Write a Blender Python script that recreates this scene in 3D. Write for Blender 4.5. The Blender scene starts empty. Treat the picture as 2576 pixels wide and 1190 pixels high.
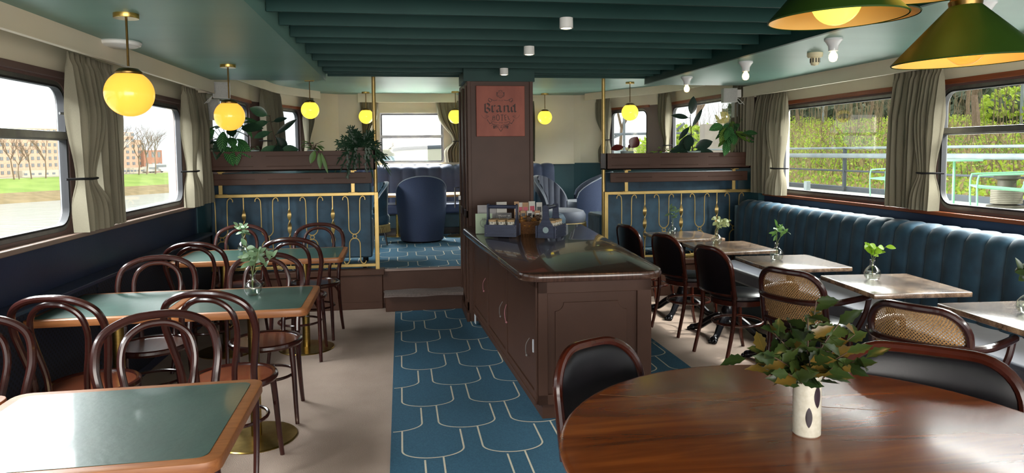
import bpy, math, random
from mathutils import Vector, Matrix
random.seed(7)
S = bpy.context.scene
COL = S.collection
PI = math.pi
# ---------------------------------------------------------------- camera
PSI, TILT, ROLL = 0.1583009, 0.0642910, 0.0095
FPX, CXP, CYP, IW, IH = 1750., 1288., 495., 2576., 1190.
def cam_basis():
    f = Vector((math.sin(PSI)*math.cos(TILT), math.cos(PSI)*math.cos(TILT), -math.sin(TILT)))
    r0 = Vector((math.cos(PSI), -math.sin(PSI), 0)); u0 = r0.cross(f)
    return f, r0*math.cos(ROLL)-u0*math.sin(ROLL), u0*math.cos(ROLL)+r0*math.sin(ROLL)
_f, _r, _u = cam_basis()
cd = bpy.data.cameras.new('camera'); cam = bpy.data.objects.new('camera', cd); COL.objects.link(cam)
cam.matrix_world = Matrix(((_r.x, _u.x, -_f.x, 0), (_r.y, _u.y, -_f.y, 0), (_r.z, _u.z, -_f.z, 1.55), (0, 0, 0, 1)))
cd.sensor_width = 36; cd.lens = 36*FPX/IW; cd.clip_end = 1000; cd.clip_start = .02
cd.shift_y = -(IH/2-CYP)/IW; cd.shift_x = (IW/2-CXP)/IW
S.camera = cam
# ---------------------------------------------------------------- sky, sun, lights, exposure
S.view_settings.view_transform = 'Standard'; S.view_settings.look = 'None'
S.view_settings.gamma = 1; S.view_settings.use_curve_mapping = False
S.view_settings.exposure = 0.34
w = bpy.data.worlds.new('sky'); S.world = w; w.use_nodes = True
nt = w.node_tree; nt.nodes.clear()
bg = nt.nodes.new('ShaderNodeBackground'); wo = nt.nodes.new('ShaderNodeOutputWorld')
tc = nt.nodes.new('ShaderNodeTexCoord'); nz = nt.nodes.new('ShaderNodeTexNoise'); cr = nt.nodes.new('ShaderNodeValToRGB')
nz.inputs['Scale'].default_value = 2.2; nz.inputs['Detail'].default_value = 5
cr.color_ramp.elements[0].position = .35; cr.color_ramp.elements[0].color = (.86, .92, 1, 1)
cr.color_ramp.elements[1].position = .62; cr.color_ramp.elements[1].color = (1, 1, 1, 1)
nt.links.new(tc.outputs['Generated'], nz.inputs['Vector']); nt.links.new(nz.outputs['Fac'], cr.inputs['Fac'])
nt.links.new(cr.outputs['Color'], bg.inputs['Color']); nt.links.new(bg.outputs[0], wo.inputs[0])
bg.inputs['Strength'].default_value = 1.35
def light(name, kind, loc, energy, color=(1, 1, 1), size=.1, rot=None, sy=None, target=None):
    d = bpy.data.lights.new(name, kind); o = bpy.data.objects.new(name, d); COL.objects.link(o)
    o.location = loc; d.energy = energy; d.color = color
    if kind == 'AREA':
        d.size = size
        if sy: d.shape = 'RECTANGLE'; d.size_y = sy
    elif kind == 'SUN': d.angle = size
    else: d.shadow_soft_size = size
    if target is not None:
        o.rotation_euler = (Vector(target)-Vector(loc)).to_track_quat('-Z', 'Y').to_euler()
    elif rot: o.rotation_euler = rot
    return o
light('sun', 'SUN', (20, 3, 20), 3.4, (1, .95, .86), .02, target=(20-1.0, 3+.28, 20-1.0))
# added area lamps out of view, brightening the interior in place of daylight
light('stern_fill', 'AREA', (.95, -2.6, 1.6), 240, (1, .94, .86), 5.2, sy=2.0, target=(.95, 5, 1.3))
light('port_fill', 'AREA', (-3.5, 4.0, 3.25), 1500, (.97, .98, 1), 11, sy=1.3, target=(-.9, 4.0, 1.1))
light('starboard_fill', 'AREA', (5.35, 4.0, 3.25), 1500, (1, .99, .96), 11, sy=1.3, target=(2.75, 4.0, 1.1))
light('bow_fill', 'AREA', (.93, 12.0, 3.5), 4200, (1, 1, 1), 5, sy=1.4, target=(.93, 9.4, .9))

# ---------------------------------------------------------------- materials
def lin(h):
    h = h.lstrip('#'); c = [int(h[i:i+2], 16)/255 for i in (0, 2, 4)]
    return tuple((x/12.92 if x <= .04045 else ((x+.055)/1.055)**2.4) for x in c)+(1,)
class NT:
    def __init__(s, name):
        s.m = bpy.data.materials.new(name); s.m.use_nodes = True; s.t = s.m.node_tree
        s.b = s.t.nodes['Principled BSDF']; s.out = s.t.nodes['Material Output']
    def n(s, typ, **kw):
        x = s.t.nodes.new('ShaderNode'+typ)
        for k, v in kw.items():
            if k in x.inputs: x.inputs[k].default_value = v
            else: setattr(x, k, v)
        return x
    def l(s, a, b): s.t.links.new(a, b)
    def coord(s, kind='Object', scale=(1, 1, 1)):
        c = s.n('TexCoord'); m = s.n('Mapping'); m.inputs['Scale'].default_value = scale
        s.l(c.outputs[kind], m.inputs['Vector']); return m.outputs['Vector']
    def ramp(s, fac, stops):
        r = s.n('ValToRGB'); e = r.color_ramp.elements
        while len(e) < len(stops): e.new(.5)
        for el, (p, c) in zip(e, stops): el.position = p; el.color = c
        s.l(fac, r.inputs['Fac']); return r.outputs['Color']
    def math(s, op, a, b=None):
        x = s.n('Math'); x.operation = op
        for i, v in enumerate((a, b)):
            if v is None: continue
            if isinstance(v, (int, float)): x.inputs[i].default_value = v
            else: s.l(v, x.inputs[i])
        return x.outputs[0]
    def bump(s, h, strength=.2, dist=.01):
        x = s.n('Bump'); x.inputs['Strength'].default_value = strength; x.inputs['Distance'].default_value = dist
        s.l(h, x.inputs['Height']); s.l(x.outputs[0], s.b.inputs['Normal'])
MATS = {}
def mat(name, c, rough=.5, metal=0, c2=None, scale=8, bump=0, bscale=None, coat=0, stretch=(1, 1, 1), sheen=0, detail=4, spec=None, emit=0, trans=0, bdist=.01, lo=.35, hi=.65):
    if name in MATS: return MATS[name]
    k = NT(name); b = k.b
    b.inputs['Base Color'].default_value = lin(c); b.inputs['Roughness'].default_value = rough; b.inputs['Metallic'].default_value = metal
    if spec is not None: b.inputs['Specular IOR Level'].default_value = spec
    if coat: b.inputs['Coat Weight'].default_value = coat; b.inputs['Coat Roughness'].default_value = .08
    if sheen: b.inputs['Sheen Weight'].default_value = sheen; b.inputs['Sheen Roughness'].default_value = .35
    if emit: b.inputs['Emission Color'].default_value = lin(c); b.inputs['Emission Strength'].default_value = emit
    v = k.coord('Object', stretch)
    n = k.n('TexNoise'); n.inputs['Scale'].default_value = scale; n.inputs['Detail'].default_value = detail; k.l(v, n.inputs['Vector'])
    k.l(k.ramp(n.outputs['Fac'], [(lo, lin(c)), (hi, lin(c2 or c))]), b.inputs['Base Color'])
    if bump:
        n2 = k.n('TexNoise'); n2.inputs['Scale'].default_value = bscale or scale*4; n2.inputs['Detail'].default_value = 3
        k.l(v, n2.inputs['Vector']); k.bump(n2.outputs['Fac'], bump, bdist)
    MATS[name] = k.m; return k.m
M_teal = mat('teal_ceiling_paint', '#6a9086', .42, c2='#739a8f', scale=1.5, bump=.05, stretch=(.3, 2, 1))
M_tealshade = mat('shaded_teal_paint', '#173a36', .5, c2='#1a3f3a', scale=3, spec=.25)  # same teal as the ceiling, with the shade put into the colour
M_tealwall = mat('teal_wall_paint', '#234a55', .5, c2='#285058', scale=3)
M_navy = mat('navy_wall_paint', '#222c47', .32, c2='#27324e', scale=3, bump=.04, bscale=60)
M_cream = mat('cream_wall_paint', '#d9cdb6', .55, c2='#dfd4be', scale=2)
M_white = mat('white_plastic', '#dcdcd8', .4)
M_greywhite = mat('pale_grey_plastic', '#c4c3bd', .45)
M_brown = mat('dark_brown_paint', '#483025', .45, c2='#4d3429', scale=5, bump=.03, bscale=80, spec=.25)
M_mauve = mat('brown_window_pier_paint', '#5d4845', .4, c2='#634d49', scale=4)
M_redwood = mat('varnished_red_wood', '#7a3d22', .3, c2='#8f4c2b', scale=6, stretch=(8, .6, 8))
M_sill = mat('sill_paint', '#8a746a', .25, c2='#917b70', scale=3)
M_alu = mat('worn_aluminium', '#9a9a98', .35, .9, c2='#86868a', scale=12)
M_rubber = mat('black_rubber', '#15151a', .6)
M_brass = mat('brushed_brass', '#b59a58', .28, 1, c2='#a88d4c', scale=30, stretch=(1, 1, 6))
M_gold = mat('gold_paint', '#c0a468', .35, .65, c2='#b59a5c', scale=9)
M_brassdark = mat('aged_brass', '#7a6238', .3, 1, c2='#654f2c', scale=14)
M_bent = mat('dark_bentwood', '#2c1310', .22, c2='#3a1a15', scale=5, coat=.3, stretch=(1, 1, 1))
M_seatwood = mat('bentwood_seat_panel', '#5e3020', .25, c2='#77402a', scale=5, stretch=(9, 1, 1), coat=.4)
M_walnut = mat('red_brown_chair_wood', '#351209', .25, c2='#471c10', scale=6, coat=.3)
M_leather = mat('black_leather', '#0d0c10', .3, c2='#121015', scale=20, bump=.1, bscale=160, spec=.35, bdist=.001)
M_oak = mat('oak_edge', '#9a6238', .4, c2='#84502c', scale=5, stretch=(1.5, 14, 14))
M_oaklight = mat('light_oak', '#b98a55', .4, c2='#a87a48', scale=5, stretch=(2, 12, 12))
M_lino = mat('green_linoleum', '#244038', .42, c2='#29473e', scale=14, bump=.08, bscale=45, spec=.7, coat=.3)
M_iron = mat('black_cast_iron', '#0e0e12', .25, .3, c2='#17171b', scale=10)
M_step = mat('grey_brown_carpet', '#6b5f5a', .95, c2='#7a6d67', scale=60, bump=.5, bscale=300)
M_carpet = mat('beige_carpet', '#a08c7f', .95, c2='#ad998b', scale=2.4, bump=.5, bscale=260, detail=8)
M_blue = mat('blue_carpet', '#265066', .95, c2='#315c72', scale=120, bump=.5, bscale=260)
M_line = mat('cream_carpet_line', '#c9c0ac', .95, c2='#bfb6a2', scale=80, bump=.3, bscale=260)
M_velvet = mat('blue_velvet', '#1e3748', .62, c2='#2b4c60', scale=7, sheen=.2, bump=.12, bscale=14, bdist=.02)
M_velvetnavy = mat('navy_velvet', '#29334e', .62, c2='#343f5c', scale=6, sheen=.3, bump=.05, bscale=20)
M_velvetgreen = mat('teal_velvet', '#1a3038', .62, c2='#213b45', scale=6, sheen=.2, bump=.05, bscale=20)
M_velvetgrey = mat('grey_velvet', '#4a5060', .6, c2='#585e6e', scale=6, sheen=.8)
M_tweed = mat('charcoal_weave_fabric', '#38425c', .85, c2='#434e6a', scale=180, bump=.3, bscale=300)
M_piping = mat('pale_piping', '#9aa0aa', .7)
M_fringe = mat('gold_fringe', '#c9ad72', .7, c2='#a98c52', scale=90, stretch=(1, 1, .1), bump=.4, bscale=120)
M_pot = mat('grey_green_pot', '#8f9f9c', .5)
M_potdark = mat('dark_pot', '#5a4a42', .5)
M_soil = mat('potting_soil', '#2b2019', .95, c2='#3a2c22', scale=40)
M_stem = mat('plant_stem', '#5f6b3c', .6)
M_twig = mat('brown_twig', '#4d3a2a', .7)
M_signwood = mat('cognac_leather_panel', '#86402f', .55, c2='#9a4f3b', scale=4, stretch=(2, 1, .8), bump=.06, bscale=60, detail=8)
M_signink = mat('burnt_brown_print', '#3b201b', .6)
M_caddy = mat('blue_black_stained_wood', '#30364a', .38, c2='#3e455c', scale=4, stretch=(2, 2, 14))
M_jarlabel = mat('jar_paper_label', '#d8d4c6', .6, c2='#7d7a70', scale=60, lo=.5, hi=.6)
M_jarlid = mat('wooden_jar_lid', '#b89a72', .5)
M_wicker = mat('brown_wicker', '#6b4526', .6, c2='#8a5d34', scale=60, bump=.8, bscale=70, stretch=(1, 1, 3))
M_card = mat('white_card', '#d6d3cb', .5)
M_cardgreen = mat('green_leaflet', '#a9bfa0', .5)
M_cardblack = mat('black_card', '#1b1a1c', .4)
M_kraft = mat('kraft_paper', '#c09a74', .6, c2='#a67e5a', scale=18)
M_pink = mat('pink_print', '#c8566a', .5)
M_amber = mat('amber_wrapped_sweets', '#8a5520', .3, c2='#c08a45', scale=30)
M_vase = mat('speckled_stoneware', '#cfcabb', .3, c2='#c2bcab', scale=70)
M_vasemark = mat('dark_glaze_mark', '#241a20', .3, c2='#3c2a3c', scale=20)
M_rope = mat('old_rope', '#8a8274', .8)
M_cone_out = mat('green_enamel', '#233a10', .42, c2='#294314', scale=3, spec=.3)
M_cone_in = mat('lamplit_cream_enamel', '#e8b866', .35)  # extra yellow puts the lamp's glow into the lining colour
M_mint = mat('mint_powder_coat', '#82bd96', .5)
M_rail = mat('pale_grey_paint', '#7f8a8c', .4, c2='#909a9c', scale=5)
M_raildark = mat('dark_grey_paint', '#4b5157', .5)
M_deck = mat('pale_deck', '#c4c4bf', .6, c2='#b2b2ac', scale=3)
M_brick = mat('salmon_brick', '#dcb9a2', .8, c2='#d2ab92', scale=3)
M_brickpale = mat('pale_concrete', '#c9c0ae', .8)
M_brickgrey = mat('grey_cladding', '#a39a90', .8, c2='#968d84', scale=3)
M_winglass = mat('dark_window_glass', '#80868c', .15)
M_bark = mat('tree_bark', '#7a6654', .9, c2='#8a7462', scale=12)
M_grass = mat('mown_grass', '#84a04a', .9, c2='#98b058', scale=.25, detail=8)
M_reed = mat('dry_reed_bank', '#a08c68', .95, c2='#8a7a58', scale=.6, detail=8)
M_hull = mat('white_boat_paint', '#b9b4a2', .5, c2='#aeaa98', scale=2)
M_bollard = mat('bollard_paint', '#5a5448', .6)
M_speaker = mat('speaker_grey', '#a9a9a4', .6, c2='#9c9c98', scale=120)
def glass(name, tint=(.97, .99, .98, 1), gloss=.06, pw=5):
    k = NT(name); k.t.nodes.remove(k.b)
    tr = k.n('BsdfTransparent'); tr.inputs['Color'].default_value = tint
    gl = k.n('BsdfGlossy'); gl.inputs['Roughness'].default_value = .02
    fr = k.n('LayerWeight'); fr.inputs['Blend'].default_value = .5
    f2 = k.math('ADD', k.math('MULTIPLY', k.math('POWER', fr.outputs['Facing'], pw), .7), gloss*.6)
    mx = k.n('MixShader'); k.l(f2, mx.inputs[0]); k.l(tr.outputs[0], mx.inputs[1]); k.l(gl.outputs[0], mx.inputs[2])
    k.l(mx.outputs[0], k.out.inputs[0]); return k.m
M_glass = glass('window_glass'); M_vglass = glass('clear_vase_glass', (.95, .97, .96, 1), .16, 2.2)
M_bulbglass = glass('bulb_glass', (1, .93, .8, 1), .08)
M_waterv = glass('vase_water', (.88, .92, .88, 1), .06)
def emis(name, c, s, c2=None):
    k = NT(name); b = k.b; b.inputs['Base Color'].default_value = lin(c); b.inputs['Roughness'].default_value = .15
    b.inputs['Emission Color'].default_value = lin(c); b.inputs['Emission Strength'].default_value = s; return k.m
M_globe = emis('lit_amber_opal_glass', '#f6b040', .95)
M_globefar = emis('lit_yellow_opal_glass', '#ffe04a', 1.0)
M_bulb = emis('lit_warm_bulb', '#ffd890', 4)
M_fil = emis('glowing_filament', '#ffc060', 14)
M_spotlit = emis('lit_spot_lens', '#ffe9c0', 3)
def wood_table():
    k = NT('polished_mahogany'); v = k.coord('Object', (1, 1, 1))
    wv = k.n('TexNoise'); wv.inputs['Scale'].default_value = 3.2; wv.inputs['Detail'].default_value = 7; wv.inputs['Distortion'].default_value = .8
    m2 = k.n('Mapping'); m2.inputs['Scale'].default_value = (.5, 3.4, 1); m2.inputs['Rotation'].default_value = (0, 0, .35); k.l(v, m2.inputs['Vector']); k.l(m2.outputs[0], wv.inputs['Vector'])
    base = k.ramp(wv.outputs['Fac'], [(.3, lin('#5f2c10')), (.5, lin('#87441a')), (.7, lin('#a85c24'))])
    # fine pale scratches
    vo = k.n('TexNoise'); vo.inputs['Scale'].default_value = 6; vo.inputs['Detail'].default_value = 8; m3 = k.n('Mapping')
    m3.inputs['Scale'].default_value = (1, 22, 1); m3.inputs['Rotation'].default_value = (0, 0, .9); k.l(v, m3.inputs['Vector']); k.l(m3.outputs[0], vo.inputs['Vector'])
    sc = k.ramp(vo.outputs['Fac'], [(.66, (0, 0, 0, 1)), (.72, (.35, .35, .35, 1))])
    mx = k.n('Mix'); mx.data_type = 'RGBA'; k.l(sc, mx.inputs[0]); k.l(base, mx.inputs[6]); mx.inputs[7].default_value = lin('#8a6040'); k.l(mx.outputs[2], k.b.inputs['Base Color'])
    k.b.inputs['Roughness'].default_value = .26; k.b.inputs['Coat Weight'].default_value = .35; k.b.inputs['Coat Roughness'].default_value = .14
    k.bump(vo.outputs['Fac'], .05, .002)
    return k.m
M_mahog = wood_table()
def counter_top():
    k = NT('dark_brown_varnished_wood'); v = k.coord('Object', (30, 1.4, 1))
    n = k.n('TexNoise'); n.inputs['Scale'].default_value = 3; n.inputs['Detail'].default_value = 6; k.l(v, n.inputs['Vector'])
    k.l(k.ramp(n.outputs['Fac'], [(.3, lin('#3f2a21')), (.7, lin('#583d31'))]), k.b.inputs['Base Color'])
    k.b.inputs['Roughness'].default_value = .22; k.b.inputs['Coat Weight'].default_value = .5
    k.bump(n.outputs['Fac'], .03, .002); return k.m
M_ctop = counter_top()
def marble():
    k = NT('brown_emperador_marble'); v = k.coord('Object', (1, 1, 1))
    n = k.n('TexNoise'); n.inputs['Scale'].default_value = 9; n.inputs['Detail'].default_value = 9; n.inputs['Distortion'].default_value = 1.6; k.l(v, n.inputs['Vector'])
    vo = k.n('TexVoronoi'); vo.feature = 'DISTANCE_TO_EDGE'; vo.inputs['Scale'].default_value = 13; k.l(n.outputs['Color'], vo.inputs['Vector'])
    a = k.ramp(n.outputs['Fac'], [(.3, lin('#4a3628')), (.5, lin('#7d6350')), (.72, lin('#a98f76'))])
    b2 = k.ramp(vo.outputs['Distance'], [(.0, lin('#b09a80')), (.06, (0, 0, 0, 1))])
    mx = k.n('Mix'); mx.data_type = 'RGBA'; mx.blend_type = 'ADD'; mx.inputs[0].default_value = .35; k.l(a, mx.inputs[6]); k.l(b2, mx.inputs[7]); k.l(mx.outputs[2], k.b.inputs['Base Color'])
    k.b.inputs['Roughness'].default_value = .2; k.b.inputs['Specular IOR Level'].default_value = .9; k.b.inputs['Coat Weight'].default_value = .9; k.b.inputs['Coat Roughness'].default_value = .24; k.b.inputs['Coat IOR'].default_value = 1.9; return k.m
M_marble = marble()
def cane():
    k = NT('woven_cane'); u = k.n('UVMap'); m = k.n('Mapping'); m.inputs['Scale'].default_value = (1, 1, 1); k.l(u.outputs[0], m.inputs[0])
    sp = k.n('SeparateXYZ'); k.l(m.outputs[0], sp.inputs[0])
    # octagonal holes on a staggered grid (UV in metres)
    P = 1/.0155
    def holes(ox, oy):
        x = k.math('MULTIPLY', k.math('ADD', sp.outputs[0], ox), P*2*PI/2); y = k.math('MULTIPLY', k.math('ADD', sp.outputs[1], oy), P*2*PI/2)
        return k.math('MULTIPLY', k.math('ABSOLUTE', k.math('SINE', x)), k.math('ABSOLUTE', k.math('SINE', y)))
    h = k.math('MAXIMUM', holes(0, 0), holes(.00775, .00775))
    hole = k.math('GREATER_THAN', h, .80)
    n = k.n('TexNoise'); n.inputs['Scale'].default_value = 150; c = k.n('TexCoord'); k.l(c.outputs['Object'], n.inputs['Vector'])
    k.l(k.ramp(n.outputs['Fac'], [(.35, lin('#9a7245')), (.65, lin('#c9a06c'))]), k.b.inputs['Base Color'])
    k.b.inputs['Roughness'].default_value = .5
    k.bump(h, -.6, .002)
    tr = k.n('BsdfTransparent'); mx = k.n('MixShader'); k.l(hole, mx.inputs[0]); k.l(k.b.outputs[0], mx.inputs[1]); k.l(tr.outputs[0], mx.inputs[2]); k.l(mx.outputs[0], k.out.inputs[0])
    return k.m
M_cane = cane()
def perforated():
    k = NT('navy_perforated_panel'); v = k.coord('Object', (1, 1, 1)); sp = k.n('SeparateXYZ'); k.l(v, sp.inputs[0])
    y = k.math('MULTIPLY', sp.outputs[1], PI/.034); z = k.math('MULTIPLY', sp.outputs[2], PI/.034)
    def cell(o): return k.math('MULTIPLY', k.math('ABSOLUTE', k.math('SINE', k.math('ADD', y, o))), k.math('ABSOLUTE', k.math('SINE', k.math('ADD', z, o))))
    h = k.math('MAXIMUM', cell(0), cell(PI/2))
    k.l(k.ramp(h, [(.78, lin('#1c2436')), (.84, lin('#06070b'))]), k.b.inputs['Base Color']); k.b.inputs['Roughness'].default_value = .6
    return k.m
M_perf = perforated()
def curtain_mat():
    k = NT('taupe_curtain_linen'); v = k.coord('Object', (1, 1, 1))
    n = k.n('TexNoise'); n.inputs['Scale'].default_value = 900; n.inputs['Detail'].default_value = 2; k.l(v, n.inputs['Vector'])
    c = k.ramp(n.outputs['Fac'], [(.35, lin('#746e5c')), (.65, lin('#8a8370'))]); k.l(c, k.b.inputs['Base Color']); k.b.inputs['Roughness'].default_value = .85
    tl = k.n('BsdfTranslucent'); k.l(c, tl.inputs['Color'])
    mx = k.n('MixShader'); mx.inputs[0].default_value = .12; k.l(k.b.outputs[0], mx.inputs[1]); k.l(tl.outputs[0], mx.inputs[2]); k.l(mx.outputs[0], k.out.inputs[0])
    k.bump(n.outputs['Fac'], .2, .002); return k.m
M_curtain = curtain_mat()
def leafmat(name, c, c2, vein=None, rough=.4, trans=.25, nv=9):
    k = NT(name); uv = k.n('UVMap'); sp = k.n('SeparateXYZ'); k.l(uv.outputs[0], sp.inputs[0])
    n = k.n('TexNoise'); n.inputs['Scale'].default_value = 9; cc = k.n('TexCoord'); k.l(cc.outputs['Object'], n.inputs['Vector'])
    col = k.ramp(n.outputs['Fac'], [(.35, lin(c)), (.65, lin(c2))])
    d = k.math('ABSOLUTE', k.math('SUBTRACT', sp.outputs[0], .5))
    if vein:
        ph = k.math('SINE', k.math('MULTIPLY', k.math('SUBTRACT', sp.outputs[1], k.math('MULTIPLY', d, .5)), nv*2*PI))
        st = k.math('GREATER_THAN', ph, -.1)
        mx = k.n('Mix'); mx.data_type = 'RGBA'; k.l(st, mx.inputs[0]); mx.inputs[6].default_value = lin(vein); k.l(col, mx.inputs[7]); col = mx.outputs[2]
    mid = k.math('LESS_THAN', d, .025)
    m2 = k.n('Mix'); m2.data_type = 'RGBA'; k.l(mid, m2.inputs[0]); k.l(col, m2.inputs[6]); m2.inputs[7].default_value = lin(c2); k.l(m2.outputs[2], k.b.inputs['Base Color'])
    k.b.inputs['Roughness'].default_value = rough
    tl = k.n('BsdfTranslucent'); k.l(m2.outputs[2], tl.inputs['Color'])
    mx = k.n('MixShader'); mx.inputs[0].default_value = trans; k.l(k.b.outputs[0], mx.inputs[1]); k.l(tl.outputs[0], mx.inputs[2]); k.l(mx.outputs[0], k.out.inputs[0])
    return k.m
M_calathea = leafmat('striped_prayer_plant_leaf', '#4f8a4c', '#5f9a55', '#1f4a2e')
M_calayel = leafmat('yellow_green_striped_leaf', '#7a9a38', '#8fae48', '#2f5a2a')
M_ficus = leafmat('dark_rubber_plant_leaf', '#16281f', '#20352a', None, .2, .1)
M_ficusg = leafmat('green_rubber_plant_leaf', '#2f5540', '#47694c', None, .25, .3)
M_redleaf = leafmat('dark_red_leaf', '#4a1a1c', '#6a2822', None, .3, .2)
M_fern = leafmat('dark_fern_leaf', '#1f3a28', '#2c4d34', None, .4, .2)
M_herb = leafmat('fresh_green_leaf', '#4f7a34', '#6a9245', None, .4, .3)
M_lime = leafmat('lime_leaf', '#86b02a', '#9cc438', None, .35, .35)
M_eucal = leafmat('grey_green_leaf', '#5d7a58', '#78906c', None, .45, .25)
M_holm = leafmat('dark_oak_leaf', '#27391c', '#3c4a22', None, .28, .15)
M_holmy = leafmat('yellowing_leaf', '#5a4d20', '#705822', None, .35, .2)
M_outleaf = leafmat('spring_shrub_leaf', '#a2bf3a', '#c2d255', None, .6, .35)
M_outleaf2 = leafmat('green_shrub_leaf', '#7da53c', '#94b84c', None, .6, .35)
M_outdry = leafmat('dry_bramble_leaf', '#a08a62', '#bba87a', None, .8, .3)
M_outdark = leafmat('dark_evergreen_leaf', '#55614c', '#66725a', None, .6, .2)
def water():
    k = NT('river_water'); v = k.coord('Object', (.25, .6, 1)); n = k.n('TexNoise'); n.inputs['Scale'].default_value = 1.4; n.inputs['Detail'].default_value = 6; k.l(v, n.inputs['Vector'])
    k.b.inputs['Base Color'].default_value = lin('#b4bcba'); k.b.inputs['Roughness'].default_value = .18; k.bump(n.outputs['Fac'], .55, .4); return k.m
M_water = water()

# ---------------------------------------------------------------- mesh helpers
class MB:
    def __init__(s): s.v = []; s.f = []; s.uv = {}; s.mi = []; s.cur = 0
    def add(s, vs, fs, uvs=None):
        o = len(s.v); s.v += [tuple(p) for p in vs]
        for f in fs: s.f.append(tuple(i+o for i in f)); s.mi.append(s.cur)
        if uvs:
            for i, u in enumerate(uvs): s.uv[o+i] = u
        return s
    def box(s, x0, x1, y0, y1, z0, z1):
        v = [(x, y, z) for z in (z0, z1) for y in (y0, y1) for x in (x0, x1)]
        return s.add(v, [(0, 2, 3, 1), (4, 5, 7, 6), (0, 1, 5, 4), (2, 6, 7, 3), (0, 4, 6, 2), (1, 3, 7, 5)])
    def obox(s, p, q, wd, z0, z1, off=0):
        # box along the floor line p->q, width wd to the left of it
        p = Vector(p); q = Vector(q); d = (q-p).normalized(); n = Vector((-d.y, d.x))
        a = [p+n*off, q+n*off, q+n*(off+wd), p+n*(off+wd)]
        return s.prism([(t.x, t.y) for t in a], z0, z1)
    def prism(s, poly, z0, z1, bev=0):
        n = len(poly); rings = []
        def inset(d):
            if d == 0: return poly
            out = []
            for i in range(n):
                a = Vector(poly[i-1]); b = Vector(poly[i]); c = Vector(poly[(i+1) % n])
                e1 = (b-a); e2 = (c-b)
                if e1.length < 1e-9: e1 = e2
                if e2.length < 1e-9: e2 = e1
                n1 = Vector((-e1.y, e1.x)).normalized(); n2 = Vector((-e2.y, e2.x)).normalized()
                m = (n1+n2); m = m/(max(m.dot(n1), .3)) if m.length > 1e-6 else n1
                out.append((b.x+m.x*d, b.y+m.y*d))
            return out
        ar = sum(poly[i-1][0]*poly[i][1]-poly[i][0]*poly[i-1][1] for i in range(n))
        if ar < 0: poly = poly[::-1]
        if bev:
            rings = [(inset(bev), z0), (inset(bev*.3), z0+bev*.3), (poly, z0+bev), (poly, z1-bev), (inset(bev*.3), z1-bev*.3), (inset(bev), z1)]
        else: rings = [(poly, z0), (poly, z1)]
        vs = [(x, y, z) for r, z in rings for x, y in r]; fs = []
        for k in range(len(rings)-1):
            for i in range(n):
                j = (i+1) % n; fs.append((k*n+i, k*n+j, (k+1)*n+j, (k+1)*n+i))
        fs.append(tuple(range(n))[::-1]); fs.append(tuple((len(rings)-1)*n+i for i in range(n)))
        return s.add(vs, fs)
    def tube(s, pts, r, n=8, closed=False, squash=1.0, ref=None):
        pts = [Vector(p) for p in pts]; N = len(pts); rs = r if isinstance(r, (list, tuple)) else [r]*N
        T = []
        for i in range(N):
            a = pts[(i-1) % N] if (closed or i > 0) else pts[i]; b = pts[(i+1) % N] if (closed or i < N-1) else pts[i]
            t = (b-a); T.append(t.normalized() if t.length > 1e-9 else Vector((0, 0, 1)))
        up = Vector(ref) if ref else (Vector((0, 0, 1)) if abs(T[0].z) < .9 else Vector((1, 0, 0)))
        nv = (up-T[0]*up.dot(T[0])).normalized(); vs = []
        for i in range(N):
            nv = (nv-T[i]*nv.dot(T[i]));
            nv = nv.normalized() if nv.length > 1e-6 else T[i].orthogonal().normalized()
            b = T[i].cross(nv)
            for k in range(n):
                a = 2*PI*k/n; vs.append(pts[i]+(nv*math.cos(a)*squash+b*math.sin(a))*rs[i])
        fs = []
        for i in range(N if closed else N-1):
            j = (i+1) % N
            for k in range(n):
                l = (k+1) % n; fs.append((i*n+k, i*n+l, j*n+l, j*n+k))
        if not closed: fs.append(tuple(range(n))[::-1]); fs.append(tuple((N-1)*n+k for k in range(n)))
        return s.add(vs, fs)
    def lathe(s, prof, n=24, c=(0, 0, 0), a0=0, a1=2*PI, caps=True):
        full = abs(a1-a0-2*PI) < 1e-6; m = n if full else n+1; vs = []; fs = []
        for r, z in prof:
            for k in range(m):
                a = a0+(a1-a0)*k/n; vs.append((c[0]+r*math.cos(a), c[1]+r*math.sin(a), c[2]+z))
        for i in range(len(prof)-1):
            for k in range(n):
                l = (k+1) % m; fs.append((i*m+k, i*m+l, (i+1)*m+l, (i+1)*m+k))
        if full and caps:
            if prof[0][0] > 1e-5: fs.append(tuple(range(m))[::-1])
            if prof[-1][0] > 1e-5: fs.append(tuple((len(prof)-1)*m+k for k in range(m)))
        return s.add(vs, fs)
    def sphere(s, c, r, n=20, m=12, sq=(1, 1, 1)):
        vs = []; fs = []
        for i in range(m+1):
            t = PI*i/m
            for k in range(n):
                a = 2*PI*k/n; vs.append((c[0]+r*sq[0]*math.sin(t)*math.cos(a), c[1]+r*sq[1]*math.sin(t)*math.sin(a), c[2]+r*sq[2]*math.cos(t)))
        for i in range(m):
            for k in range(n): fs.append((i*n+k, (i+1)*n+k, (i+1)*n+(k+1) % n, i*n+(k+1) % n))
        return s.add(vs, fs)
    def grid(s, fn, nu, nv, uvfn=None):
        vs = []; fs = []; uvs = []
        for j in range(nv+1):
            for i in range(nu+1):
                u, v = i/nu, j/nv; vs.append(fn(u, v)); uvs.append(uvfn(u, v) if uvfn else (u, v))
        for j in range(nv):
            for i in range(nu):
                a = j*(nu+1)+i; fs.append((a, a+1, a+nu+2, a+nu+1))
        return s.add(vs, fs, uvs)
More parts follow.
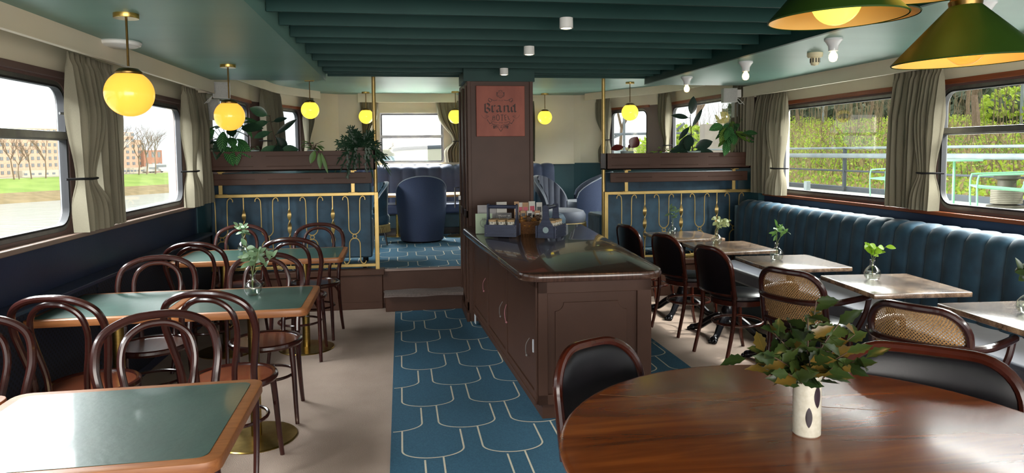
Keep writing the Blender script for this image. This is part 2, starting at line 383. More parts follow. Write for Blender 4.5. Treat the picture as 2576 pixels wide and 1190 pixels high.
    def leaf(s, p, d, nrm, L, W, curl=.15, nv=5, shape=1.0, fold=.12, ser=0):
        p = Vector(p); d = Vector(d).normalized(); nrm = Vector(nrm)
        nrm = (nrm-d*nrm.dot(d));
        nrm = nrm.normalized() if nrm.length > 1e-5 else d.orthogonal().normalized()
        b = d.cross(nrm); vs = []; fs = []; uvs = []
        for j in range(nv+1):
            t = j/nv; wv = W*(math.sin(PI*min(1, t**shape*.97+.03))**(.8 if not ser else 1.1))*.5*(1+ser*(-1)**j)
            c = p+d*(L*t)-nrm*(curl*L*t*t)
            for i, sgn in enumerate((-1, 0, 1)):
                vs.append(c+b*(wv*sgn)+nrm*(abs(sgn)*wv*fold*2)); uvs.append((i/2, t))
        for j in range(nv):
            for i in range(2):
                a = j*3+i; fs.append((a, a+1, a+4, a+3))
        return s.add(vs, fs, uvs)
    def xf(s, M, start=0):
        for i in range(start, len(s.v)): s.v[i] = tuple(M @ Vector(s.v[i]))
        return s
    def ribbon(s, pts, wd, z=0, closed=False, nib=None):
        # flat strip in the XY plane at height z; nib = fixed pen vector instead of the normal
        P = [Vector(p) for p in pts]; N = len(P); vs = []
        for i in range(N):
            a = P[(i-1) % N] if (closed or i) else P[i]; b = P[(i+1) % N] if (closed or i < N-1) else P[i]
            t = (b-a); t = t.normalized() if t.length > 1e-9 else Vector((1, 0))
            nn = Vector(nib) if nib else Vector((-t.y, t.x))*wd/2
            vs += [(P[i].x+nn.x, P[i].y+nn.y, z), (P[i].x-nn.x, P[i].y-nn.y, z)]
        fs = [(2*i, 2*i+1, (2*i+3) % (2*N), (2*i+2) % (2*N)) for i in range(N if closed else N-1)]
        return s.add(vs, fs)
    def build(s, name, m, parent=None, smooth=35, bev=0, loc=None, rotz=0):
        me = bpy.data.meshes.new(name); me.from_pydata(s.v, [], s.f); me.update()
        ms = m if isinstance(m, (list, tuple)) else [m]
        for x in ms: me.materials.append(x)
        if len(ms) > 1:
            me.polygons.foreach_set('material_index', s.mi)
        if s.uv:
            ul = me.uv_layers.new(name='UVMap')
            for lp in me.loops: ul.data[lp.index].uv = s.uv.get(lp.vertex_index, (0, 0))
        if smooth:
            me.polygons.foreach_set('use_smooth', [True]*len(me.polygons)); me.set_sharp_from_angle(angle=math.radians(smooth))
        o = bpy.data.objects.new(name, me); COL.objects.link(o)
        if parent: o.parent = parent
        if loc: o.location = loc
        if rotz: o.rotation_euler.z = rotz
        if bev:
            b = o.modifiers.new('bevel', 'BEVEL'); b.width = bev; b.segments = 2; b.limit_method = 'ANGLE'; b.angle_limit = math.radians(40)
        return o
def spline(pts, n=8, closed=False):
    P = [Vector(p) for p in pts]; out = []; N = len(P)
    for i in range(N if closed else N-1):
        p0 = P[(i-1) % N] if (closed or i > 0) else P[i]*2-P[i+1]; p1 = P[i]; p2 = P[(i+1) % N]
        p3 = P[(i+2) % N] if (closed or i < N-2) else P[i+1]*2-P[i]
        for k in range(n):
            t = k/n; out.append(.5*((2*p1)+(p2-p0)*t+(2*p0-5*p1+4*p2-p3)*t*t+(3*p1-p0-3*p2+p3)*t**3))
    if not closed: out.append(P[-1])
    return out
def rrect(w, d, r, n=5, cx=0, cy=0):
    o = []
    for sx, sy, a in ((1, 1, 0), (-1, 1, 90), (-1, -1, 180), (1, -1, 270)):
        for k in range(n+1):
            t = math.radians(a+90*k/n); o.append((cx+sx*(w/2-r)+r*math.cos(t), cy+sy*(d/2-r)+r*math.sin(t)))
    return o
def tag(o, label, cat, group=None, kind=None):
    o['label'] = label; o['category'] = cat
    if group: o['group'] = group
    if kind: o['kind'] = kind
    return o
def thing(name, label, cat, loc=(0, 0, 0), rotz=0, group=None):
    o = bpy.data.objects.new(name, None); COL.objects.link(o); o.empty_display_size = .1
    o.location = loc; o.rotation_euler = (0, 0, rotz); return tag(o, label, cat, group)
def dup(root, loc, rotz, label, group=None):
    r = root.copy(); COL.objects.link(r); r.location = loc; r.rotation_euler = (0, 0, rotz); r['label'] = label
    if group: r['group'] = group
    for ch in list(root.children):
        c = ch.copy(); COL.objects.link(c); c.parent = r
        for g in list(ch.children):
            d = g.copy(); COL.objects.link(d); d.parent = c
    return r
def struct(o, label=None, cat='structure'):
    o['kind'] = 'structure'
    if label: o['label'] = label; o['category'] = cat
    return o
def at(px, py, **k):
    d = _f+_r*((px-CXP)/FPX)-_u*((py-CYP)/FPX); c = Vector((0, 0, 1.55))
    if 'z' in k: t = (k['z']-1.55)/d.z
    elif 'y' in k: t = k['y']/d.y
    else: t = k['d']
    return c+d*t
# ================================================================ SHELL
ZC, ZL, ZP = 2.22, 2.43, .38          # low ceiling, lounge ceiling, lounge floor
YP = 7.03                              # platform front
XL, XR = -1.97, 3.85                   # inner wall faces of the lower saloon
Y0 = -2.2
class Frame:
    def __init__(s, p, q, flip=False):
        s.p = Vector(p); d = Vector(q)-s.p; s.L = d.length; s.d = d.normalized()
        s.n = Vector((s.d.y, -s.d.x)) if not flip else Vector((-s.d.y, s.d.x))
    def __call__(s, a, t, z): q = s.p+s.d*a+s.n*t; return (q.x, q.y, z)
    def box(s, mb, a0, a1, t0, t1, z0, z1):
        v = [s(a, t, z) for z in (z0, z1) for t in (t0, t1) for a in (a0, a1)]
        return mb.add(v, [(0, 2, 3, 1), (4, 5, 7, 6), (0, 1, 5, 4), (2, 6, 7, 3), (0, 4, 6, 2), (1, 3, 7, 5)])
def ring_pts(a0, a1, z0, z1, r, n=6): return rrect(a1-a0, z1-z0, r, n, (a0+a1)/2, (z0+z1)/2)
def holed(mb, F, a0, a1, z0, z1, h, r, t0, t1):
    ha0, ha1, hz0, hz1 = h; inn = ring_pts(ha0, ha1, hz0, hz1, r); N = len(inn); out = []
    for (a, z) in inn:   # push each point out to the panel's edge
        ca, cz = (ha0+ha1)/2, (hz0+hz1)/2; da, dz = a-ca, z-cz; k = 1e9
        if da > 1e-9: k = min(k, (a1-ca)/da)
        if da < -1e-9: k = min(k, (a0-ca)/da)
        if dz > 1e-9: k = min(k, (z1-cz)/dz)
        if dz < -1e-9: k = min(k, (z0-cz)/dz)
        out.append((ca+da*k, cz+dz*k))
    # snap the nearest points onto the corners
    for c in ((a0, z0), (a0, z1), (a1, z0), (a1, z1)):
        i = min(range(N), key=lambda i: (out[i][0]-c[0])**2+(out[i][1]-c[1])**2); out[i] = c
    vs = [F(a, t1, z) for a, z in out]+[F(a, t1, z) for a, z in inn]+[F(a, t0, z) for a, z in inn]+[F(a, t0, z) for a, z in out]
    fs = []
    for i in range(N):
        j = (i+1) % N
        for k in range(3): fs.append((k*N+i, k*N+j, (k+1)*N+j, (k+1)*N+i))
    return mb.add(vs, fs)
def rect_ring(mb, F, a0, a1, z0, z1, r, wd, t0, t1, n=6):
    o = ring_pts(a0, a1, z0, z1, r, n); i_ = ring_pts(a0+wd, a1-wd, z0+wd, z1-wd, max(r-wd, .01), n); N = len(o)
    vs = [F(a, t, z) for P, t in ((o, t0), (o, t1), (i_, t1), (i_, t0)) for a, z in P]; fs = []
    for i in range(N):
        j = (i+1) % N
        for k in range(4): fs.append((k*N+i, k*N+j, ((k+1) % 4)*N+j, ((k+1) % 4)*N+i))
    return mb.add(vs, fs)
WN = [0]
def window(F, a0, a1, z0, z1, r, split=None, latch=None, t=-.05, wood=True, label=''):
    WN[0] += 1
    o = rect_ring(MB(), F, a0, a1, z0, z1, r, .03, t-.02, t+.025).build('window_%d' % WN[0], M_alu)
    struct(o, label or None, 'window')
    rect_ring(MB(), F, a0+.024, a1-.024, z0+.024, z1-.024, r-.02, .012, t-.01, t+.03).build('seal', M_rubber, o)
    g = MB(); P = ring_pts(a0+.03, a1-.03, z0+.03, z1-.03, max(r-.03, .01)); N = len(P)
    g.add([F(a, t, z) for a, z in P]+[F(a, t+.005, z) for a, z in P], [tuple(range(N)), tuple(range(N, 2*N))[::-1]]); g.build('pane', M_glass, o, smooth=0)
    if split:
        b = MB(); F.box(b, a0+.02, a1-.02, t-.015, t+.035, split-.022, split+.022); F.box(b, a0+.02, a1-.02, t-.015, t+.028, split-.03, split-.018); b.build('transom_bar', M_alu, o, bev=.004)
    if latch:
        b = MB(); a, z = latch; b.tube([F(a, t+.03, z), F(a+.05, t+.06, z)], .008); b.tube([F(a+.05, t+.045, z), F(a+.085, t+.075, z)], .016); b.tube([F(a+.055, t+.05, z), F(a+.05, t+.06, z-.05)], .006); b.build('latch', M_alu, o)
    return o
# ---- floors
def scallops(mb, x0, x1, y0, y1, P=.42, R=.365, ox=0, oy=0, wd=.0095, z=.0015):
    # staggered long tongues, each row lying over the next one towards the stern
    def shp(k): return (.160, .36) if k % 2 == 0 else (.163, .36)
    def inside(c, k, yb, x, y):
        hw, L = shp(k); b = .105
        if abs(x-c) >= hw or y > yb+L*2.2: return False
        e = yb+b*(1-math.sqrt(max(0, 1-((x-c)/hw)**2)**1.0)) if True else yb
        return y > e
    rows = int((y1-y0)/R)+4
    for k in range(-2, rows):
        yb = oy+y0+k*R; hw, L = shp(k)
        nx = int((x1-x0)/P)+3
        for i in range(-1, nx):
            c = x0+ox+(i+(.5 if k % 2 else 0))*P
            pts = [(c-hw, yb+.105+.62-.03*j) for j in range(21)]+[(c-hw*math.cos(PI*j/24), yb+.105-.105*math.sin(PI*j/24)) for j in range(25)]+[(c+hw, yb+.105+.03*j) for j in range(21)]
            keep = []
            for (x, y) in pts:
                ok = x0+.003 < x < x1-.003 and y0+.003 < y < y1-.003
                if ok:
                    for kk in (k+1, k+2):
                        yk = oy+y0+kk*R
                        for ii in range(-2, 3):
                            ck = x0+ox+(i+ii+(.5 if kk % 2 else 0))*P
                            if inside(ck, kk, yk, x, y): ok = False; break
                        if not ok: break
                keep.append(ok)
            run = []
            for p, ok in zip(pts+[None], keep+[False]):
                if ok: run.append(p)
                else:
                    if len(run) > 1: mb.ribbon(run, wd, z)
                    run = []
b = MB(); b.box(-2.3, 4.2, Y0, YP, -.1, 0); struct(b.build('floor', M_carpet, smooth=0), 'beige carpet floor of the lower saloon', 'floor')
b = MB(); b.box(-.08, 2.02, Y0, 6.87, 0, .004); b.cur = 1; scallops(b, -.08, 2.02, 1.2, 6.87, ox=.22, oy=.07, z=.0055)
struct(b.build('floor_runner', [M_blue, M_line], smooth=0), 'blue fitted aisle carpet with cream scallop lines', 'floor')
b = MB(); b.prism([(-1.95, YP), (3.82, YP), (3.72, 9.3), (3.1, 10.6), (2.8, 10.8), (-1.0, 10.8), (-1.3, 10.4), (-1.85, 8.95)], .0, ZP)
b.cur = 1; scallops(b, -1.9, 3.7, YP+.03, 10.7, ox=.12, oy=.1, z=ZP+.0015)
struct(b.build('floor_platform', [M_blue, M_line], smooth=0), 'raised blue carpet floor of the lounge with cream scallop lines', 'floor')
b = MB(); b.box(-1.96, -.2, YP-.03, YP, 0, ZP-.03); b.box(-1.96, -.18, YP-.05, YP+.1, ZP-.04, ZP+.015); b.box(-1.96, -.2, YP-.045, YP, 0, .07)
b.box(1.25, 3.84, YP-.03, YP, 0, ZP-.03); b.box(1.22, 3.84, YP-.05, YP+.1, ZP-.04, ZP+.015); b.box(-.2, .62, YP-.02, YP, 0, ZP-.012)
struct(b.build('wall_platform_riser', M_brown, smooth=0, bev=.006), 'dark brown riser under the raised lounge', 'wall')
b = MB(); b.box(-.18, .6, YP-.03, YP+.03, ZP-.012, ZP+.012); struct(b.build('trim_1', M_sill, bev=.005), 'pale nosing on the edge of the lounge floor', 'trim')
st = MB().box(-.17, .585, 6.82, YP-.02, 0, .165).build('entry_step', M_brown, smooth=0, bev=.006); tag(st, 'dark brown step up to the raised lounge', 'step')
g = MB().grid(lambda u, v: (-.185+.785*u+.006*math.sin(v*9), 6.765+.262*v, .183+.004*math.sin(u*11+v*4)-(.03*max(0, .16-v)/.16 if v < .16 else 0)), 24, 12)
g.box(-.18, .595, 6.775, 7.0, .16, .178); g.build('tread_carpet', M_step, st)
# ---- ceilings
def slab(name, x0, x1, y0, y1, z0, z1, m, label):
    return struct(MB().box(x0, x1, y0, y1, z0, z1).build(name, m, smooth=0), label, 'ceiling')
slab('ceiling_port', -2.2, -.66, Y0, 6.62, ZC, 2.62, M_teal, 'low teal ceiling over the green tables')
slab('ceiling_starboard', 2.47, 4.1, Y0, 6.85, ZC, 2.62, M_teal, 'low teal ceiling over the marble tables')
slab('ceiling_recess', -.66, 2.47, Y0, 6.75, 2.6, 2.66, M_tealshade, 'teal ceiling above the slats, shade put into its colour')
b = MB(); b.box(2.44, 2.47, Y0, 6.75, ZC, 2.62)
struct(b.build('trim_2', M_tealshade, smooth=0), 'teal side of the slatted recess, painted dark for its shadow', 'trim')  # dark strip painted for the shadow on this side of the recess
slab('ceiling_lounge', -2.2, 4.1, 6.55, 11, ZL, 2.6, M_teal, 'teal ceiling of the raised lounge')
ys = [6.72, 6.50, 6.32, 5.98, 5.59, 5.22, 4.73, 4.49, 4.09, 3.71, 3.33, 2.94, 2.56, 2.18, 1.8, 1.42, 1.04, .66, .28, -.1, -.5, -.9, -1.3, -1.7, -2.1]
for i, y in enumerate(ys):
    x0 = -.655; zz = 2.27
    o = MB().box(x0, 2.438, y, y+.018, zz, zz+.27).build('ceiling_beam', M_tealshade, smooth=0, bev=.002)
    struct(o, 'teal slat across the ceiling recess, darkened for shade', 'ceiling beam')
# ---- walls of the lower saloon
PORT = Frame((XL-.03, Y0), (XL+.06, YP)); STAR = Frame((XR+.04, Y0), (XR-.0, YP), flip=True)
def sA(y): return y-Y0
wins = [(-1.50, .25), (.64, 2.38), (2.77, 4.54), (4.90, 6.66)]
for F, side, nm in ((PORT, 'port', 'left'), (STAR, 'starboard', 'right')):
    b = MB(); F.box(b, 0, F.L, -.18, 0, -.1, 1.085); struct(b.build('wall_%s' % nm, M_navy, smooth=0), 'navy wainscot under the %s windows' % ('river' if nm == 'left' else 'garden'), 'wall')
    b = MB(); F.box(b, 0, F.L, -.18, .005, 2.03, 2.5); struct(b.build('wall_%s_upper' % nm, M_cream, smooth=0), 'cream wall above the %s windows' % ('river' if nm == 'left' else 'garden'), 'wall')
    b = MB(); prev = 0
    for (y0, y1) in wins:
        a0, a1 = sA(y0), sA(y1); lo = (prev+a0)/2 if prev else 0
        nxt = [w_ for w_ in wins if w_[0] > y1]; hi = (a1+sA(nxt[0][0]))/2 if nxt else a1+.10
        lo = 0 if y0 < 0 else lo
        holed(b, F, lo, hi, 1.08, 2.03, (a0, a1, 1.112, 1.985), .13, -.085, -.02); prev = a1
    b.cur = 1; F.box(b, sA(6.76), F.L, -.18, 0.004, 1.08, 2.03)
    b.cur = 2 if nm == 'right' else 0
    for (y0, y1) in wins: F.box(b, sA(y0)-.06, sA(y1)+.06, -.02, .016, 2.0, 2.035)
    struct(b.build('wall_%s_piers' % nm, [M_mauve, M_cream, M_redwood], smooth=30), 'brown piers between the %s windows' % ('river' if nm == 'left' else 'garden'), 'wall')
    k = 0
    for (y0, y1) in wins:
        tilt = y0 in (.64, 2.77)
        rl = 'river-side' if nm == 'left' else 'garden-side'
        window(F, sA(y0), sA(y1), 1.112, 1.985, .13, split=1.672 if tilt else None, latch=(sA(y1)-.10 if nm == 'left' else sA(y1)-.06, 1.80) if y0 == 2.77 else None,
               label='%s saloon window %s' % (rl, {-1.5: 'furthest aft', .64: 'beside the near tables', 2.77: 'with an opening top light and latch', 4.9: 'with a single pane nearest the lounge'}[y0]))
    b = MB(); F.box(b, 0, sA(6.9), -.08, .045, 1.062, 1.092); struct(b.build('trim_%d' % (3 if nm == 'left' else 4), M_sill if nm == 'left' else M_redwood, bev=.006), 'window sill along the %s windows' % ('river' if nm == 'left' else 'garden'), 'trim')
    # pelmet
    e = sA(6.72) if nm == 'left' else sA(7.0)
    t = .235 if nm == 'left' else .205
    b = MB(); F.box(b, 0, e, t, t+.02, 2.112, ZC); F.box(b, 0, e, t-.005, t+.026, 2.106, 2.116); F.box(b, e-.02, e, .0, t+.01, 2.112, ZC)
    struct(b.build('trim_%d' % (5 if nm == 'left' else 6), M_cream, smooth=0), 'cream curtain pelmet over the %s windows' % ('river' if nm == 'left' else 'garden'), 'pelmet')
# port ledge with perforated radiator panels
b = MB(); PORT.box(b, 0, sA(6.98), 0, .13, .775, .80); b2 = MB()
lg = PORT.box(MB(), 0, sA(6.98), -.0, .14, .79, .812).build('radiator_cover', M_navy, smooth=0, bev=.004); tag(lg, 'long navy radiator cover with a ledge under the river windows', 'radiator cover')
for y0, y1 in ((-1.5, .4), (.42, 2.5), (2.52, 4.5), (4.52, 6.96)):
    q = MB(); PORT.box(q, sA(y0), sA(y1), .09, .11, .06, .79); q.build('perforated_panel', M_perf, lg, smooth=0)
q = MB(); PORT.box(q, 0, sA(6.98), .0, .115, 0, .06); q.build('plinth', M_navy, lg, smooth=0)
# ---- lounge walls
LW = [(-1.9, YP-.1), (-1.80, 8.95), (-1.3, 10.35), (-1.0, 10.62), (-.9, 10.7)]
RW = [(3.78, YP-.1), (3.66, 9.3), (3.1, 10.5), (2.8, 10.66), (2.7, 10.7)]
def lounge_side(PTS, flip, nm):
    wb = MB(); up = MB(); low = MB()
    WIN = {0: (.55 if nm == 'left' else .4, 1.98 if nm == 'left' else 2.2), 1: (.62 if nm == 'left' else .35, 1.26 if nm == 'left' else 1.15)}
    for i in range(len(PTS)-1):
        F = Frame(PTS[i], PTS[i+1], flip)
        F.box(low, 0, F.L, -.15, 0, 0, 1.37)
        if i in WIN:
            a0, a1 = WIN[i]
            holed(wb, F, 0, F.L, 1.37, 2.20, (a0, a1, 1.40, 2.16), .11, -.07, 0)
            F.box(up, 0, F.L, -.15, 0, 2.20, 2.5)
            wb.cur = 1; F.box(wb, a0-.05, a1+.05, 0, .018, 2.17, 2.205); F.box(wb, 0, F.L, -.02, .04, 1.355, 1.38); wb.cur = 0
            window(F, a0, a1, 1.40, 2.16, .11, label='%s lounge window %s' % ('river-side' if nm == 'left' else 'garden-side', 'behind the planter' if i == 0 else 'in the curved bow corner'))
        else:
            F.box(up, 0, F.L, -.15, 0, 1.37, 2.5)
    struct(low.build('wall_lounge_%s_lower' % nm, M_tealwall, smooth=0), 'teal wainscot of the lounge, %s side' % ('river' if nm == 'left' else 'garden'), 'wall')
    struct(wb.build('wall_lounge_%s_piers' % nm, [M_mauve, M_redwood], smooth=30), 'brown window piers of the lounge, %s side' % ('river' if nm == 'left' else 'garden'), 'wall')
    struct(up.build('wall_lounge_%s' % nm, M_cream, smooth=0), 'cream wall of the lounge, %s side' % ('river' if nm == 'left' else 'garden'), 'wall')
lounge_side(LW, False, 'left'); lounge_side(RW, True, 'right')
BOW = Frame((-.9, 10.7), (2.7, 10.7)); b = MB()
holed(b, BOW, 0, 1.75, 1.37, 2.2, (.60, 1.56, 1.395, 2.16), .03, -.15, 0); holed(b, BOW, 1.75, 3.6, 1.37, 2.2, (1.95, 2.75, 1.395, 2.16), .03, -.15, 0)
BOW.box(b, 0, 3.6, -.15, 0, 2.2, 2.5); b.cur = 1; BOW.box(b, 0, 3.6, -.15, 0, 0, 1.37)
struct(b.build('wall_bow', [M_cream, M_tealwall], smooth=0), 'cream wall at the bow end of the lounge', 'wall')
window(BOW, .60, 1.56, 1.395, 2.16, .03, split=1.80, label='wide bow window looking onto a white boat hull')
window(BOW, 1.95, 2.75, 1.395, 2.16, .03, split=1.80, label='bow window behind the brown pillar')
b = MB(); BOW.box(b, .55, 1.61, 0, .02, 2.155, 2.19); BOW.box(b, 0, 3.6, 0, .05, 1.355, 1.38)
BOW.box(b, .3, 1.75, .18, .2, 2.3, ZL); struct(b.build('trim_7', M_cream, smooth=0), 'cream pelmet and sill of the bow wall', 'trim')
# curved pelmets of the lounge
for nm, P in (('left', [(-1.69, YP-.35), (-1.63, 8.0), (-1.57, 8.76), (-1.53, 9.25), (-1.38, 9.68), (-1.10, 10.2)]), ('right', [(3.62, YP+.02), (3.6, 8.2), (3.52, 8.95), (3.40, 9.25), (3.13, 9.72), (2.80, 10.4)])):
    C = spline([(x, y, 0) for x, y in P], 6); b = MB()
    for i in range(len(C)-1):
        F = Frame(C[i].xy, C[i+1].xy, nm == 'right'); F.box(b, -.002, F.L+.002, -.015, 0.0, 2.325, ZL)
    struct(b.build('trim_%d' % (8 if nm == 'left' else 9), M_cream, smooth=30), 'curved cream pelmet of the lounge, %s side' % ('river' if nm == 'left' else 'garden'), 'pelmet')
# ---- pillar
pil = MB(); pil.box(.60, 1.20, 6.27, YP+.05, 0, 2.2)
po = struct(pil.build('pillar', M_brown, smooth=0, bev=.004), 'dark brown square pillar at the end of the counter', 'pillar')
b = MB(); b.box(.60, .632, 6.255, 6.27, .88, 2.19); b.box(1.168, 1.20, 6.255, 6.27, .88, 2.19)
for y0 in (6.30, 6.68): 
    b.box(.585, .60, y0, y0+.05, .1, 2.15); b.box(.585, .60, y0+.28, y0+.33, .1, 2.15); b.box(.585, .6, y0, y0+.33, .1, .18); b.box(.585, .6, y0, y0+.33, .95, 1.02)
b.box(.575, .6, 6.26, YP+.05, 0, .09)
b.build('panel_frame', M_brown, po, smooth=0, bev=.003)
MB().box(.57, 1.215, 6.25, 6.75, 2.185, 2.3).build('beam_cap', M_tealshade, po, smooth=0)
b = MB(); b.box(.563, .585, 6.9, 6.95, 1.08, 1.12); b.tube([(.57, 6.92, 1.2), (.53, 6.92, 1.2), (.53, 6.92, 1.0)], .008); b.build('door_handle', M_alu, po)
# ================================================================ CURTAINS
def drape(F, name, parent, a_top, a_bot, z0, z1, t, folds, tie=None, seed=0, amp=.022):
    amp *= 1.6; folds *= 1.2
    rnd = random.Random(seed); ph = rnd.random()*6; jit = [rnd.uniform(-.25, .25) for _ in range(12)]
    def fn(u, v):
        z = z1+(z0-z1)*v
        l = a_top[0]+(a_bot[0]-a_top[0])*v; r = a_top[1]+(a_bot[1]-a_top[1])*v; am = amp*(.45+.9*min(1, v*3))
        if tie:
            zt, tl, tr, wd = tie; vt = (z1-zt)/(z1-z0); k = math.exp(-((v-vt)/wd)**2) if v > vt else math.exp(-((v-vt)/(wd*2.2))**2)
            l += (tl-l)*k; r += (tr-r)*k; am *= 1-.45*k
        w = u+.02*math.sin(u*9+ph)
        hd = 1 if v > .045 else .3
        a = l+(r-l)*u+am*.35*math.sin(2*PI*folds*w*1.0+1.2+jit[int(u*11)])
        return F(a, t+am*hd*math.sin(2*PI*folds*w+ph+.5*math.sin(v*3+u*5))+am*.3*math.sin(2*PI*folds*2.3*w), z)
    return MB().grid(fn, max(40, int(folds*9)), 26).build(name, M_curtain, parent, smooth=80)
def curtain(F, a0, a1, z0, z1, t, label, split=.52, tied='near', seed=0, only=False, tz=None):
    c = F((a0+a1)/2, t, z0); o = thing('curtain', label, 'curtain', c, 0, 'curtains by the windows')
    W = a1-a0; tz = tz or z0+.31; G = lambda a, tt, z: (lambda p: (p[0]-c[0], p[1]-c[1], p[2]-c[2]))(F(a, tt, z))
    m = a0+W*split
    if tied == 'near':
        drape(G, 'tied_drape', o, (a0, m+.02*W), ((a0+.08*W, m+.05) if not only else (a0+.10*W, a0+.62*W)), z0, z1, t, 4.2, (tz, a0+.14*W, a0+.36*W, .10), seed, .02)
        if not only: drape(G, 'hanging_drape', o, (m-.02, a1), (m, a1+.03), z0+.004, z1, t-.015, 5.2, None, seed+1, .022)
        b = MB(); b.tube([G(a0+.02*W, t-.04, tz), G(a0+.13*W, t+.02, tz), G(a0+.24*W, t+.042, tz-.002), G(a0+.37*W, t+.035, tz), G(a0+.38*W, t+.0, tz+.002)], .007, 6); b.build('tieback', M_rubber, o)
    else:
        drape(G, 'hanging_drape', o, (a0, a1), (a0+.01, a1-.01), z0, z1, t, 5.5, None, seed, .022)
    return o
curtain(PORT, sA(4.22), sA(4.85), 1.115, 2.13, .13, 'taupe curtain tied back beside the river window with the latch', seed=3, tz=1.42)
curtain(PORT, sA(6.2), sA(6.98), 1.10, 2.13, .13, 'taupe tied curtain between the single-pane river window and the planter', seed=5, tz=1.41, split=.45)
curtain(STAR, sA(4.36), sA(4.86), 1.10, 2.13, .11, 'wide taupe curtain between the two garden windows beside the mint chairs', seed=8, tz=1.37, split=.36)
curtain(STAR, sA(6.34), sA(6.94), 1.09, 2.13, .11, 'taupe tied curtain between the garden window and the right-hand planter', seed=11, tz=1.36, split=.45)
Fl1 = Frame(LW[1], LW[2]); Fr1 = Frame(RW[1], RW[2], True); Fl0 = Frame(LW[0], LW[1]); Fr0 = Frame(RW[0], RW[1], True)
curtain(Fl1, .10, .60, 1.38, 2.36, .08, 'taupe curtain behind the tall rubber plant in the river-side lounge', seed=21, tz=1.72)
curtain(Fl1, 1.22, 1.52, 1.38, 2.36, .09, 'narrow taupe curtain behind the hanging amber globe at the curved corner', seed=22, tz=1.7, only=True, split=.95)
curtain(Fr0, .0, .36, 1.38, 2.36, .10, 'straight taupe curtain behind the wall speaker on the garden side', seed=23, tied='no')
curtain(Fr0, 2.0, 2.44, 1.38, 2.36, .10, 'taupe curtain between the two garden-side lounge windows', seed=24, tz=1.62, split=.9, only=True)
curtain(Fr1, 1.02, 1.36, 1.38, 2.36, .10, 'taupe tied curtain on the cream corner right of the pillar', seed=25, tz=1.72, split=.9, only=True)
curtain(BOW, .32, .60, 1.40, 2.33, .10, 'grey-taupe curtain at the river side of the wide bow window', seed=26, tz=1.72, only=True, split=.95)
Fb = Frame((.95, 10.7), (.30, 10.7), True)
curtain(Fb, 0, .42, 1.40, 2.33, .10, 'mauve-taupe curtain tied beside the wide bow window, next to the pillar', seed=27, tz=1.72, split=.95, only=True)
curtain(BOW, 2.78, 2.96, 1.40, 2.33, .08, 'sliver of curtain showing just right of the pillar', seed=28, tied='no')
# ================================================================ GREEN TABLES AND BENTWOOD CHAIRS
def green_table(W, D, label, base=(.02, -.10)):
    t = thing('dining_table', label, 'table', (0, 0, 0), 0, 'green-topped tables')
    MB().prism(rrect(W, D, .05, 4), .714, .75, .004).build('edge_band', M_oak, t)
    MB().prism(rrect(W-.075, D-.075, .03, 4), .748, .7515).build('tabletop', M_lino, t)
    b = MB(); b.lathe([(.029, .012), (.029, .70)], 20, (base[0], base[1], 0)); b.lathe([(.10, .70), (.10, .714)], 20, (base[0], base[1], 0)); ped = b.build('pedestal', M_brass, t)
    MB().lathe([(.215, 0), (.217, .004), (.212, .009), (.06, .014), (.03, .016)], 40, (base[0], base[1], 0)).build('base_plate', M_brass, ped)
    return t
def place(o, x, y, rz=0): o.location = (x, y, 0); o.rotation_euler.z = rz; return o
ga = place(green_table(.67, .68, 'green-topped oak-edged table under the vase, in the middle row by the aisle'), -.828, 4.0, .01)
dup(ga, (-1.512, 4.005, 0), .01, 'green-topped table in the middle row, against the river-side wall')
dup(ga, (-.79, 5.77, 0), .01, 'green-topped oak-edged table in the far row, on the aisle side')
dup(ga, (-1.40, 5.79, 0), .0, 'green-topped table with a bud vase in the far row, toward the river wall')
gb = place(green_table(.80, .69, 'large green-topped table closest to the camera, scratched and reflecting the window'), -.89, 2.205, .015)
gc = place(green_table(.62, .69, 'green-topped table at the edge of the photo beside the nearest green table'), -1.612, 2.19, .015)
def bentwood_chair(label):
    t = thing('bentwood_chair', label, 'chair', (0, 0, 0), 0, 'bentwood chairs at the green tables')
    seat = MB().lathe([(.0, .440), (.185, .436), (.203, .442), (.209, .454), (.205, .468), (.196, .474), (.186, .470), (.182, .463), (0, .461)], 40).build('seat', M_bent, t)
    MB().lathe([(.181, .464), (.12, .4635), (0, .4625)][::-1], 36).build('seat_panel', M_seatwood, seat)
    for s in (-1, 1):
        MB().tube(spline([(s*.145, .115, .45), (s*.155, .128, .3), (s*.162, .145, .12), (s*.168, .16, 0)], 6), [.0165-.005*i/18 for i in range(19)], 10).build('leg', M_bent, t)
        MB().tube(spline([(s*.172, -.150, .47), (s*.176, -.158, .30), (s*.183, -.185, .14), (s*.192, -.225, 0)], 6), [.0165-.004*i/18 for i in range(19)], 10).build('leg', M_bent, t)
        MB().tube(spline([(s*.178, -.158, .27), (s*.165, -.13, .37), (s*.12, -.075, .437)], 6), .008, 8).build('hip_brace', M_bent, t)
    half = [(.172, -.150, .45), (.176, -.165, .55), (.198, -.190, .67), (.212, -.215, .77), (.19, -.245, .865), (.11, -.262, .916), (0, -.268, .930)]
    hoop = half+[(-x, y, z) for x, y, z in half[-2::-1]]
    MB().tube(spline(hoop, 7), .0165, 10).build('back_hoop', M_bent, t)
    hi = [(.088, -.178, .455), (.094, -.186, .56), (.118, -.205, .68), (.128, -.222, .77), (.11, -.238, .845), (.06, -.250, .888), (0, -.254, .899)]
    MB().tube(spline(hi+[(-x, y, z) for x, y, z in hi[-2::-1]], 7), .0135, 10).build('inner_hoop', M_bent, t)
    MB().tube([(.157*math.cos(a), -.005+.157*math.sin(a), .262) for a in [2*PI*k/36 for k in range(36)]], .009, 8, True).build('leg_ring', M_bent, t)
    return t
def back_at(c, bx, by): return math.atan2(-(bx-c[0]), by-c[1])+PI   # rotation that puts the backrest toward (bx, by)
ch = bentwood_chair('dark bentwood chair, back to the camera, at the aisle end of the middle green row')
